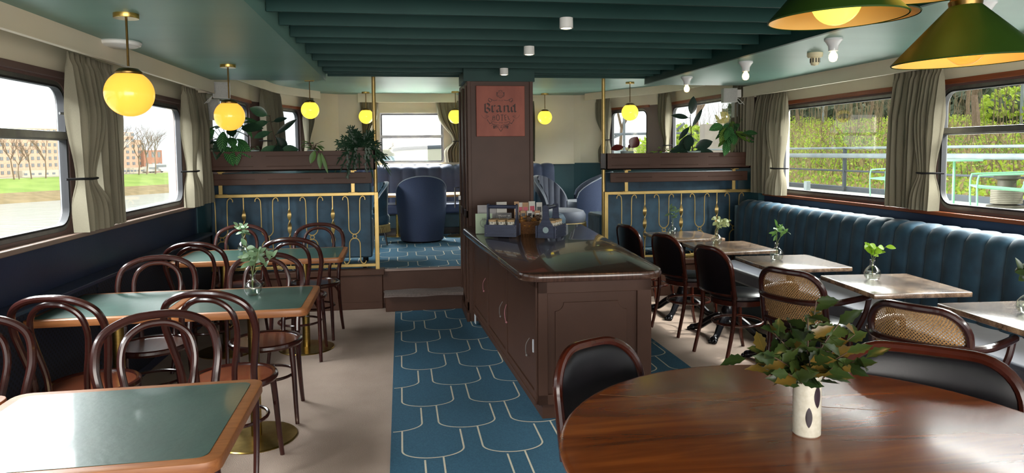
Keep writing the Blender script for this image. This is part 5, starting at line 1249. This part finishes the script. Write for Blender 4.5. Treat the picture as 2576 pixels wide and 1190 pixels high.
def cocktail_chair(label, loc, rz, H=.80, W=.30, m=M_velvet, sw=.30):
    t = thing('cocktail_chair', label, 'chair', loc, rz)
    def sh(off, chn):
        def fn(u, v):
            a = -1.45+2.9*u; top = .42+(H-.42)*max(0, math.cos(a/1.45*PI/2*.98))**.45; z = .30+(top-.30)*v; bu = chn*abs(math.sin(PI*u*10))**.6; rr = W+off-bu+.05*max(0, z-.45); return (rr*math.sin(a), -rr*math.cos(a)*.95, z)
        return fn
    MB().grid(sh(0, 0), 40, 12).build('outer_back', m, t, smooth=60); MB().grid(sh(-.05, .018), 100, 12).build('channelled_back', m, t, smooth=60)
    tp = [sh(-.0, 0)(u/40, 1) for u in range(41)]; ti = [sh(-.05, 0)(u/40, 1) for u in range(41)]
    MB().add([p for ab in zip(tp, ti) for p in ab], [(2*i, 2*i+2, 2*i+3, 2*i+1) for i in range(40)]).build('top_band', m, t, smooth=60); MB().tube(tp, .007, 6).build('piping', M_piping, t)
    MB().lathe([(0, .25), (sw-.02, .25), (sw+.005, .29), (sw+.01, .36), (sw-.02, .41), (sw-.10, .435), (0, .44)], 40).build('seat', m, t)
    b = MB(); n = 140
    for k in range(n):
        a = 2*PI*k/n; rr = sw+.006; b.tube([(rr*math.cos(a), rr*math.sin(a), .262), (rr*1.01*math.cos(a), rr*1.01*math.sin(a), .235+.008*(k % 2)), (rr*1.03*math.cos(a+.01*(-1)**k), rr*1.03*math.sin(a+.01*(-1)**k), .17)], [.003, .004, .005], 4)
    b.tube([((sw+.006)*math.cos(a), (sw+.006)*math.sin(a), .262) for a in [2*PI*k/60 for k in range(60)]], .009, 6, True)
    b.build('fringe', M_fringe, t)
    for x, y in ((.19, .19), (-.19, .19), (.18, -.2), (-.18, -.2)): MB().tube([(x*.9, y*.9, .25), (x*1.1, y*1.1, 0)], [.018, .010], 10).build('leg', M_iron, t)
    return t
ck = cocktail_chair('blue velvet fringed chair with a channelled back, left of the tub armchair', (-.46, 9.05, ZP), PI/2+.35)
ck2 = cocktail_chair('grey-blue velvet fringed chair with a round seat, right of the pillar', (2.02, 8.72, ZP), -2.2, .86, .34, M_velvetgrey, .32)
cocktail_chair('blue velvet chair partly hidden by the pillar, behind the wooden caddies', (1.66, 8.25, ZP), -PI/2-.4, .84, .33, M_velvet, .30)
tub_chair('charcoal armchair with pale piping, its side toward the camera by the brass pole', (2.62, 9.75, ZP), PI/2-.2, .42, .87, .52, M_tweed, M_velvetgrey)
def cafe_table(label, loc, w_, h_):
    t = thing('lounge_table', label, 'table', loc); MB().prism(rrect(w_, w_, .05, 4), h_-.032, h_, .005).build('tabletop', M_oaklight, t)
    MB().lathe([(.02, .01), (.02, h_-.03)], 16).build('pedestal', M_brass, t); MB().lathe([(.19, 0), (.19, .008), (.03, .014)], 32).build('base_plate', M_brass, t)
cafe_table('square light-oak lounge table to the right of the tub armchair', (.82, 9.72, ZP), .62, .60)
cafe_table('square light-oak lounge table behind the tub armchair on its river side', (-.06, 9.95, ZP), .5, .59)
cafe_table('small light-oak lounge table by the garden-side velvet bench', (2.78, 8.45, ZP), .45, .53)
# ================================================================ OUTSIDE, RIVER SIDE
def ext(name, m, mb, label, cat='structure', smooth=0): return struct(mb.build(name, m, smooth=smooth), label, cat)
WZ = -6.0
def shore(px, d): p = at(px, 385, d=d); return Vector((p.x, p.y))
S1, S2 = Vector((-61.5, 126)), Vector((-47.6, 148)); sd = (S2-S1).normalized(); sn = Vector((-sd.y, sd.x))   # sn points inland
def sh(a, t, z): q = S1+sd*a+sn*t; return (q.x, q.y, z)
b = MB(); b.add([(-400, -200, WZ), (-3, -200, WZ), (-3, 400, WZ), (-400, 400, WZ)], [(0, 1, 2, 3)]); ext('water_river', M_water, b, 'pale rippled river outside the left windows', 'river')
b = MB(); r = random.Random(3)
b.grid(lambda u, v: sh(-170+380*u, -1+7*v, WZ-.1+1.5*v**.7+.12*math.sin(u*320)*v*(1-v)), 200, 6); ext('ground_reed_bank', M_reed, b, 'dry reeds along the far river bank', 'bank')
b = MB(); b.grid(lambda u, v: sh(-170+380*u, 5.5+16*v, WZ+1.3+2.1*v), 40, 8); ext('ground_far_lawn', M_grass, b, 'bright green grass slope on the far river bank', 'lawn')
b = MB(); b.add([sh(-170, 21, WZ+3.35), sh(210, 21, WZ+3.35), sh(210, 160, WZ+3.4), sh(-170, 160, WZ+3.4)], [(0, 1, 2, 3)]); ext('ground_promenade', M_brickpale, b, 'promenade above the grass bank', 'promenade')
GZ = WZ+3.4
def facade(name, label, a0, a1, t0, dep, z1, m, rows, cols, steps=None, skip=()):
    c = sh((a0+a1)/2, t0, GZ); o = thing(name, label, 'building', c); G = lambda a, t, z: tuple(x-y for x, y in zip(sh(a, t, z), c))
    b = MB()
    for (b0, b1, zz) in (steps or [(a0, a1, z1)]): gbox(b, G, b0, b1, t0, t0+dep, GZ, zz)
    b.build('walls', m, o, smooth=0)
    w_ = (a1-a0)/cols; h_ = (z1-GZ)/rows
    for i in range(cols):
        for j in range(rows):
            if (i, j) in skip: continue
            x0 = a0+(i+.28)*w_; zc = GZ+(j+.35)*h_; zt = max(s[2] for s in (steps or [(a0, a1, z1)]) if s[0] <= x0+w_*.2 <= s[1])
            if zc+h_*.45 > zt: continue
            f = MB(); gbox(f, G, x0, x0+w_*.46, t0-.05, t0+.02, zc, zc+h_*.5); fw = f.build('window', M_winglass, o, smooth=0)
            f = MB(); gbox(f, G, x0+w_*.2, x0+w_*.23, t0-.09, t0-.05, zc, zc+h_*.5); f.build('window_bar', M_brickpale, fw, smooth=0)
    return o
def apx(px, t):   # along-shore coordinate of the facade line t seen at picture column px
    d0 = at(px, 385, d=1); d0 = Vector((d0.x, d0.y)); p = S1+sn*t; M_ = d0.x*(-sd.y)-(-sd.x)*d0.y
    k = (p.x*(-sd.y)-(-sd.x)*p.y)/M_; q = d0*k; return (q-p).dot(sd)
T = 32
A = lambda px: apx(px, T)
fz = lambda px, py: at(px, py, d=1).z
def zat(px, py, t=T):
    a = apx(px, t); q = S1+sd*a+sn*t; dr = at(px, py, d=1); k = q.length/math.hypot(dr.x, dr.y); return 1.55+(dr.z-1.55)*k
zt1 = zat(300, 332); zt2 = zat(345, 352); zt0 = zat(60, 322)
facade('salmon_office_building', 'salmon brick office block with stepped top and a glass strip, in the single-pane river window', A(236), A(357), T, 14, zt1, M_brick, 7, 8, [(A(236), A(296), zt1), (A(296), A(309), zt1-.9), (A(309), A(338), zt1), (A(338), A(357), zt2)])
facade('long_salmon_building', 'long salmon brick building with many windows, behind bare trees in the latched river window', A(-90), A(160), T, 14, zt0, M_brick, 7, 16)
facade('grey_flat_building', 'plain grey flat-roofed building at the right of the single-pane river window', A(357), A(420), T+8, 12, zat(390, 360, T+8), M_brickgrey, 3, 4)
facade('low_red_brick_building', 'low brick wing in front of the grey flat building', A(354), A(400), T-1, 6, zat(380, 378, T-1), mat('red_brick', '#b58068', .8, c2='#a8735c', scale=3), 2, 3)
for k, (x0, x1) in enumerate(((262, 324), (5, 128))):
    b = MB(); c = sh((A(x0)+A(x1))/2, T-5, GZ); G = lambda a, t, z: tuple(x-y for x, y in zip(sh(a, t, z), c)); t = thing('terrace_wall', ('pale terrace wall at the foot of the salmon office block', 'pale terrace wall at the foot of the long salmon building')[k], 'wall', c)
    gbox(b, G, A(x0), A(x1), T-6, T-4, GZ, GZ+1.3); b.build('wall', M_brickpale, t, smooth=0); b = MB()
    n = 7
    for i in range(n): a = A(x0)+(A(x1)-A(x0))*(i+.5)/n; gbox(b, G, a-.3, a+.3, T-6.05, T-6, GZ+.4, GZ+.8)
    b.build('openings', M_winglass, t, smooth=0)
def bare_tree(label, base, H, seed, group='bare trees along the far promenade', spread=.55, leaf=None, lm=None, nlev=4, r0=.014):
    r = random.Random(seed); t = thing('bare_tree', label, 'tree', base, 0, group); tb = MB(); br = MB(); tips = []
    def grow(p, d, L_, rad, lev):
        q = p+d*L_; mid = p.lerp(q, .5)+Vector((r.uniform(-1, 1), r.uniform(-1, 1), 0))*L_*.05
        (tb if lev == 0 else br).tube([p, mid, q], [rad, rad*.85, rad*.68], 6 if lev < 2 else 4)
        if lev >= nlev: tips.append(q); return
        for k in range(3 if lev else 4):
            a = r.uniform(0, 2*PI); nd = (d+Vector((math.cos(a), math.sin(a), r.uniform(-.1, .5)))*spread).normalized(); grow(q if k < 2 or lev == 0 else mid, nd, L_*r.uniform(.6, .8), rad*.58, lev+1)
    grow(Vector((0, 0, 0)), Vector((r.uniform(-.08, .08), r.uniform(-.08, .08), 1)).normalized(), H*.34, H*r0, 0)
    tb.build('trunk', M_bark, t); br.build('branches', M_bark, t)
    if leaf:
        lb = MB()
        for q in tips:
            for _ in range(leaf): p = q+Vector((r.gauss(0, .3), r.gauss(0, .3), r.gauss(0, .3)))*H*.09; lb.leaf(p, sph(r, -1, 1), sph(r), H*.022, H*.014, .1, 2)
        lb.build('foliage', lm, t, smooth=0)
    return t
tn = ['second bare tree in the latched river window', 'tall bare tree left in the latched river window', 'slanting bare tree right of centre in the latched river window', 'bare tree at the right edge of the latched river window', 'bare tree left in the single-pane river window', 'leaning bare tree in front of the salmon block corner', 'bare tree in front of the low brick wing', 'bare tree furthest right in the single-pane river window']
for i, (px, H) in enumerate(((45, 8), (32, 11), (76, 9.5), (112, 10), (301, 12), (347, 11), (367, 12.5), (389, 12))):
    c = sh(apx(px, 20), 20, WZ+3.2); bare_tree(tn[i], c, H, 30+i)
def veh(label, px, L_, H, m, t0=26):
    c = sh(apx(px, t0), t0, GZ); t = thing('parked_van', label, 'vehicle', c, math.atan2(sd.y, sd.x)); P = [(-L_/2, .3), (-L_/2, H*.6), (-L_/2+.5, H), (L_/2-1.0, H), (L_/2-.4, H*.6), (L_/2, H*.5), (L_/2, .3)]; n = len(P)
    MB().add([(x, -.9, z) for x, z in P]+[(x, .9, z) for x, z in P], [tuple(range(n)), tuple(range(n, 2*n))[::-1]]+[(i, n+i, n+(i+1) % n, (i+1) % n) for i in range(n)]).build('body', m, t, smooth=0)
    MB().box(-L_*.3, L_*.3, -.93, -.9, H*.6, H*.88).build('side_windows', M_winglass, t, smooth=0)
    for s in (-1, 1): MB().lathe([(0, -.95), (.36, -.95), (.36, -.7), (0, -.7)], 16).xf(Matrix.Translation((s*L_*.32, 0, .36)) @ Matrix.Rotation(-PI/2, 4, 'X') @ Matrix.Rotation(PI, 4, 'X')).build('wheel', M_rubber, t)
veh('white van parked by the low brick wing across the river', 397, 5, 2.1, M_white); veh('pale car parked next to the white van across the river', 378, 4.2, 1.5, M_greywhite)
# ================================================================ OUTSIDE, GARDEN SIDE
DZ = .62
b = MB(); b.box(4.15, 9.75, -6, 22, DZ-.25, DZ); ext('floor_side_deck', M_deck, b, 'pale open deck outside the garden windows', 'deck')
b = MB(); b.box(9.62, 9.8, -6, 22, DZ, DZ+.1); ext('trim_10', M_raildark, b, 'low dark kerb at the edge of the side deck', 'kerb')
t = thing('deck_railing', 'grey ship railing with a thick pale pipe along the outer deck', 'railing', (9.6, 8, DZ))
MB().tube([(0, y-8, 1.565-DZ) for y in (-4, 3, 10, 21)], .026, 10).build('top_rail', M_rail, t); MB().tube([(-.1, y-8, 1.40-DZ) for y in (-4, 3, 10, 21)], .052, 12).build('pipe', M_rail, t); MB().tube([(0, y-8, 1.07-DZ) for y in (-4, 3, 10, 21)], .02, 8).build('lower_rail', M_raildark, t)
for y in (-2, .2, 2.4, 4.6, 6.9, 9.25, 11.6, 13.9, 16.3, 18.7): MB().box(-.03, .03, y-8-.03, y-8+.03, 0, 1.56-DZ).build('post', M_raildark, t, smooth=0)
def mint_chair(label, c, rz):
    t = thing('garden_chair', label, 'chair', c, rz, 'mint green garden chairs'); w_ = .36
    for s in (-1, 1):
        MB().tube(spline([(s*w_, .36, 0), (s*w_, .37, .36), (s*w_, .355, .50), (s*w_, .30, .53), (s*w_, -.12, .55), (s*w_, -.30, .56)], 6), .0135, 8).build('front_leg_and_arm', M_mint, t)
        MB().tube([(s*w_, -.42, 0), (s*w_, -.31, .40), (s*(w_-.01), -.46, .79)], .0135, 8).build('rear_leg', M_mint, t)
    b = MB(); b.tube([(-w_, .37, .355), (w_, .37, .355)], .012, 8); b.tube([(-w_, -.28, .30), (w_, -.28, .30)], .012, 8); b.tube([(-w_, .37, .355), (-w_, -.28, .30)], .012, 8); b.tube([(w_, .37, .355), (w_, -.28, .30)], .012, 8); b.build('seat_frame', M_mint, t)
    b = MB(); b2 = MB()
    for k in range(13):
        x = -w_+.055+(2*w_-.11)*k/12; b.tube([(x, .37, .365), (x, -.28, .31)], .007, 6); b2.tube([(x, -.27, .31), (x, -.46, .79)], .007, 6)
    b.build('seat_slats', M_mint, t); b2.tube([(-w_+.01, -.46, .79), (w_-.01, -.46, .79)], .0135, 8); b2.build('back_slats', M_mint, t); return t
mc = mint_chair('mint green slatted garden chair on the deck, fully visible in the latched garden window', (8.75, 8.95, DZ), .95)
q = at(2240, 495, z=DZ); dup(mc, (q.x+.15, q.y, DZ), .55, 'mint green slatted garden chair half hidden behind the wide curtain')
t = thing('bollard', 'squat bollard wound with mooring rope behind the mint chair', 'bollard', (9.25, 9.4, DZ)); MB().lathe([(.26, 0), (.26, .03), (.13, .05), (.12, .42), (.17, .45), (.17, .5), (0, .52)], 24).build('post', M_bollard, t)
MB().tube([(.2*math.cos(a)+.01*math.sin(a*3), .2*math.sin(a), .06+.027*a/(2*PI)) for a in [2*PI*k/24 for k in range(24*8)]], .017, 6).build('rope_coil', M_rope, t); MB().tube(spline([(.2, 0, .2), (.5, -.7, .35), (1.1, -2.0, .95)], 6), .014, 6).build('rope_end', M_rope, t)
t = thing('deck_socket', 'small grey post on the deck in the far garden window', 'post', tuple(at(2030, 487, z=DZ))); MB().box(-.05, .05, -.05, .05, 0, .26).build('post', M_rail, t, bev=.01)
t = thing('deck_table', 'pale round table top beside the mint chair', 'table', tuple(at(2400, 428, d=11))); t.location.z = DZ; MB().lathe([(0, .72), (.38, .72), (.38, .745), (0, .745)], 32).build('tabletop', M_mint, t); MB().lathe([(.02, 0), (.02, .72)], 10).build('stem', M_mint, t); MB().lathe([(0, 0), (.2, 0), (.2, .02), (0, .025)], 20).build('foot', M_mint, t)
def hill(x, y):
    k = min(1, max(0, (x-10.2)/13)); k = k*k*(3-2*k); return .15+(2.35+.45*math.sin(y*.17+1.1)-.2*math.sin(y*.41))*k
b = MB(); b.grid(lambda u, v: (9.85+42*u, -10+70*v, hill(9.85+42*u, -10+70*v)), 60, 60); ext('ground_hillside', mat('earth_slope', '#7a7048', .95, c2='#6d8038', scale=.5), b, 'planted slope rising behind the side deck', 'slope')
def scatter(name, label, n, m, seed, xr, yr, size, hgt, dens=None, up=.6):
    r = random.Random(seed); b = MB(); k = 0
    while k < n:
        x = r.uniform(*xr); y = r.uniform(*yr)
        if dens and r.random() > dens(x, y): continue
        p = Vector((x, y, hill(x, y)+r.random()**1.5*hgt)); d = Vector((r.uniform(-1, .3), r.uniform(-1, .6), r.uniform(-.2, 1)*up*2)); b.leaf(p, d, (-1, -.5, .8), size*r.uniform(.6, 1.3), size*r.uniform(.35, .6), .2, 2); k += 1
    return tag(b.build(name, m, None, smooth=0), label, 'shrubs', None, 'stuff')
bl = lambda x, y: .5+.5*math.sin(x*1.1+2*math.sin(y*.6))*math.sin(y*.9+x*.3)
scatter('yellow_green_shrubs', 'yellow-green low shrubs covering the slope outside the garden windows', 34000, M_outleaf, 1, (10.4, 26), (4, 40), .13, .5, lambda x, y: .25+.75*bl(x, y)*(1 if x > 14 else .6))
scatter('green_shrubs', 'fresh green clumps on the lower slope outside the garden windows', 14000, M_outleaf2, 2, (10.2, 20), (4, 30), .11, .4, lambda x, y: max(0, 1-bl(x, y)-.2))
scatter('dry_brambles', 'dry brown bramble stems on the slope outside the garden windows', 15000, M_outdry, 3, (10.3, 22), (4, 36), .17, .45, lambda x, y: .3+.7*max(0, 1-bl(x+2, y*1.3)), 1.0)
r = random.Random(77); b = MB()
for i in range(1300):
    x = r.uniform(13, 26); y = r.uniform(10, 45); z = hill(x, y); h_ = r.uniform(.5, 1.6) if x < 19 else r.uniform(1.2, 3.2); b.tube([(x, y, z), (x+r.uniform(-.2, .2), y+r.uniform(-.2, .2), z+h_*.6), (x+r.uniform(-.45, .45), y+r.uniform(-.45, .45), z+h_)], [.014, .01, .006], 4)
tag(b.build('bare_twigs', mat('pale_dead_twig', '#8f7d62', .9, c2='#6f5e48', scale=3), None, smooth=0), 'thin bare twigs standing in the shrubs on the slope', 'twigs', None, 'stuff')
# trees beyond the slope, each its own
r = random.Random(15); k = 0
names = ['bare tree on the ridge in the far garden window, left part', 'bare tree on the ridge in the far garden window, middle', 'bare tree on the ridge in the far garden window, right part', 'bare tree beyond the wide curtain on the ridge', 'bare tree behind the forked tree on the ridge', 'bare tree at the right end of the ridge']
for (px, d, H) in ((2010, 40, 7), (2090, 44, 8), (2180, 40, 8), (2290, 38, 8), (2440, 34, 8), (2560, 33, 8)):
    p = at(px, 300, d=d); bare_tree(names[k], (p.x, p.y, hill(p.x, p.y)-.2), H, 60+k, 'bare trees on the garden ridge', .6, 5, M_outdry); k += 1
p = at(2452, 275, d=24); t = bare_tree('forked young tree with spring-green leaves in the latched garden window', (p.x, p.y, hill(p.x, p.y)-.1), 5.5, 91, 'leafy trees on the slope', .55, 16, M_outleaf, 4, .028)
p = at(1745, 330, d=34); bare_tree('leafing tree behind the dark rubber plant in the garden-side lounge window', (p.x, p.y, hill(p.x, p.y)-.2), 8, 93, 'leafy trees on the slope', .6, 20, M_outleaf, 4)
p = at(1560, 330, d=36); bare_tree('leafing tree seen behind the yellow globe in the corner lounge window', (p.x, p.y, hill(p.x, p.y)-.2), 8, 94, 'leafy trees on the slope', .6, 20, M_outleaf, 4)
def bush(label, c, s, m, n, seed):
    r = random.Random(seed); b = MB()
    for i in range(n): v = sph(r, -.3, 1.5); p = Vector((v.x*s, v.y*s, max(0, v.z)*s*.8))*r.uniform(.75, 1.02); b.leaf(p, sph(r, -.5, 1)+v, v, s*.16, s*.09, .1, 2)
    o = thing('bush', label, 'bush', c); b.build('foliage', m, o, smooth=0); MB().sphere((0, 0, s*.25), s*.7, 14, 10, (1, 1, .75)).build('core', M_outdark, o)
p = at(2550, 262, d=27); bush('round clipped lime bush at the right edge of the garden view', (p.x, p.y, p.z-.5), 1.3, M_outleaf, 900, 5)
p = at(1700, 362, d=26); bush('low clipped hedge bush behind the dark rubber plant', (p.x, p.y, p.z-.6), 1.5, M_outleaf, 900, 6)
p = at(1770, 366, d=25); bush('low clipped hedge bush right of the dark rubber plant', (p.x, p.y, p.z-.5), 1.4, M_outleaf, 900, 7)
for i in range(12):
    p = at(1960+58*i, 250, d=47+3*math.sin(i*2)); bush('dark evergreen mass on the skyline, clump %s from the curtain' % ['first', 'second', 'third', 'fourth', 'fifth', 'sixth', 'seventh', 'eighth', 'ninth', 'tenth', 'eleventh', 'twelfth'][i], (p.x, p.y, 2.2), 4.2+.8*math.sin(i*1.7), M_outdark, 1300, 20+i)
# gangway and lamp seen through the lounge corner window
p = at(1565, 380, d=17); t = thing('gangway', 'grey tubular gangway with sloping handrails outside the corner lounge window', 'gangway', (p.x, p.y, DZ))
b = MB()
for x0 in (-.85, .05, .95): b.tube([(x0, 0, 0), (x0, 0, 1.9)], .03, 8)
b.tube([(-1.6, 0, 1.32), (1.7, 0, 1.36)], .03, 8); b.tube([(-.8, 0, .4), (-.8, 0, 1.0), (.0, 0, 1.35)], .03, 8); b.tube([(-.4, 0, .0), (1.6, 0, 1.6)], .03, 8); b.tube([(-.85, .1, .75), (-.1, .1, .8)], .03, 8); b.build('handrails', M_raildark, t)
MB().box(-.55, .15, .1, .16, .42, .95).build('panel', M_rail, t, smooth=0)
p = at(1800, 330, d=22); t = thing('garden_wall', 'plain grey-pink wall block behind the plant in the lounge window', 'wall', (p.x, p.y, DZ)); MB().box(-.35, .9, 0, .4, 0, 1.75).build('block', M_brickgrey, t, smooth=0)
for px, d, lb in ((2070, 36, 'tall pale lamp post on the ridge in the far garden window'), (2568, 26, 'pale lamp post at the right edge of the garden view')):
    p = at(px, 330, d=d); t = thing('lamp_post', lb, 'lamp post', (p.x, p.y, hill(p.x, p.y)-.1)); MB().lathe([(.06, 0), (.045, 5.2)], 10).build('mast', M_rail, t); MB().lathe([(.05, 5.2), (.16, 5.25), (.2, 5.4), (.05, 5.5), (0, 5.5)], 14).build('lantern', M_white, t)
# ================================================================ OUTSIDE, BOW
b = MB(); b.box(-1.6, 3.4, 10.9, 13.5, .9, 1.0); ext('floor_foredeck', M_deck, b, 'foredeck outside the bow window', 'deck')
t = thing('deck_vent', 'green mushroom vent on the foredeck outside the bow window', 'vent', (.32, 12.3, 1.0)); MB().lathe([(.05, 0), (.05, .30), (.10, .36), (.13, .37)], 20).build('stem', mat('green_vent_paint', '#5f8a68', .4), t); MB().lathe([(.0, .365), (.20, .365), (.215, .385), (.19, .41), (.08, .43), (0, .432)], 28).build('cap', bpy.data.materials['green_vent_paint'], t)
t = thing('moored_boat', 'white rounded boat hull filling the bow window', 'boat', (3.75, 24, -2))
def hullf(u, v):
    a = PI*(1.12-1.24*u); rr = 3.6*(1+.10*v); x = rr*math.cos(a)*1.0; y = -rr*.7*math.sin(max(0, min(PI, a)))+.0; z = 3.75*v-.10*(1-math.sin(max(0, min(PI, a)))); return (x, y, z)
MB().grid(hullf, 40, 10).build('hull', M_hull, t, smooth=60); MB().tube([hullf(u/40, 1) for u in range(41)], .06, 8).build('rub_rail', M_raildark, t)
b = MB(); P = [hullf(u/40, .99) for u in range(41)]; b.add(P, [tuple(range(41))]); b.build('deck', M_hull, t, smooth=0)
b = MB(); b.tube([(-1.0, -2.1, 3.7), (-1.0, -2.1, 4.6)], .03, 6); b.tube(spline([(1.5, -2.6, 3.75), (1.4, -2.75, 2.9), (1.55, -2.8, 2.4)], 5), .03, 6); b.sphere((1.45, -2.75, 2.55), .13, 10, 8); b.build('mooring_gear', M_raildark, t)
t = thing('moored_boat', 'low blue-white boat beyond the river end of the bow window', 'boat', (-.55, 34, .38)); MB().grid(lambda u, v: ((-1.6+3.4*u), -.9*math.sin(PI*u)*(.6+.4*v), .9*v+.25*u*v), 20, 6).build('hull', mat('pale_blue_hull', '#9fb4ba', .4), t, smooth=60); MB().box(-.6, .7, -.5, .5, .9, 1.35).build('cabin', M_hull, t, bev=.05)
b = MB(); b.add([(-6, 13.55, .38), (9, 13.55, .38), (9, 60, .38), (-6, 60, .38)], [(0, 1, 2, 3)]); ext('water_harbour', M_water, b, 'harbour water ahead of the bow', 'water')
b = MB(); b.box(-8, 10, 60, 75, -1, 1.0); ext('ground_quay', M_brickpale, b, 'quay ahead of the bow', 'quay')
t = thing('gabled_house', 'pale grey gabled house seen over the boats through the bow window', 'building', (-.65, 62, 1.0)); b = MB()
for x0, x1, h_ in ((-1.0, -.1, .45), (-.4, .55, .85)):
    xm = (x0+x1)/2; b.add([(x0, 0, 0), (x1, 0, 0), (x1, 0, h_), (xm, 0, h_+.35), (x0, 0, h_), (x0, 3, 0), (x1, 3, 0), (x1, 3, h_), (xm, 3, h_+.35), (x0, 3, h_)], [(0, 1, 2, 3, 4), (9, 8, 7, 6, 5), (0, 4, 9, 5), (1, 6, 7, 2)])
    b.cur = 1; b.add([(x0-.1, -.1, h_-.05), (xm, -.1, h_+.4), (x1+.1, -.1, h_-.05), (x0-.1, 3.1, h_-.05), (xm, 3.1, h_+.4), (x1+.1, 3.1, h_-.05)], [(0, 1, 4, 3), (1, 2, 5, 4)]); b.cur = 0
b.build('walls_and_roof', [M_brickpale, M_rail], t, smooth=0); MB().box(-.1, .1, 1, 1.3, 1.0, 1.5).build('chimney', M_brickgrey, t, smooth=0)
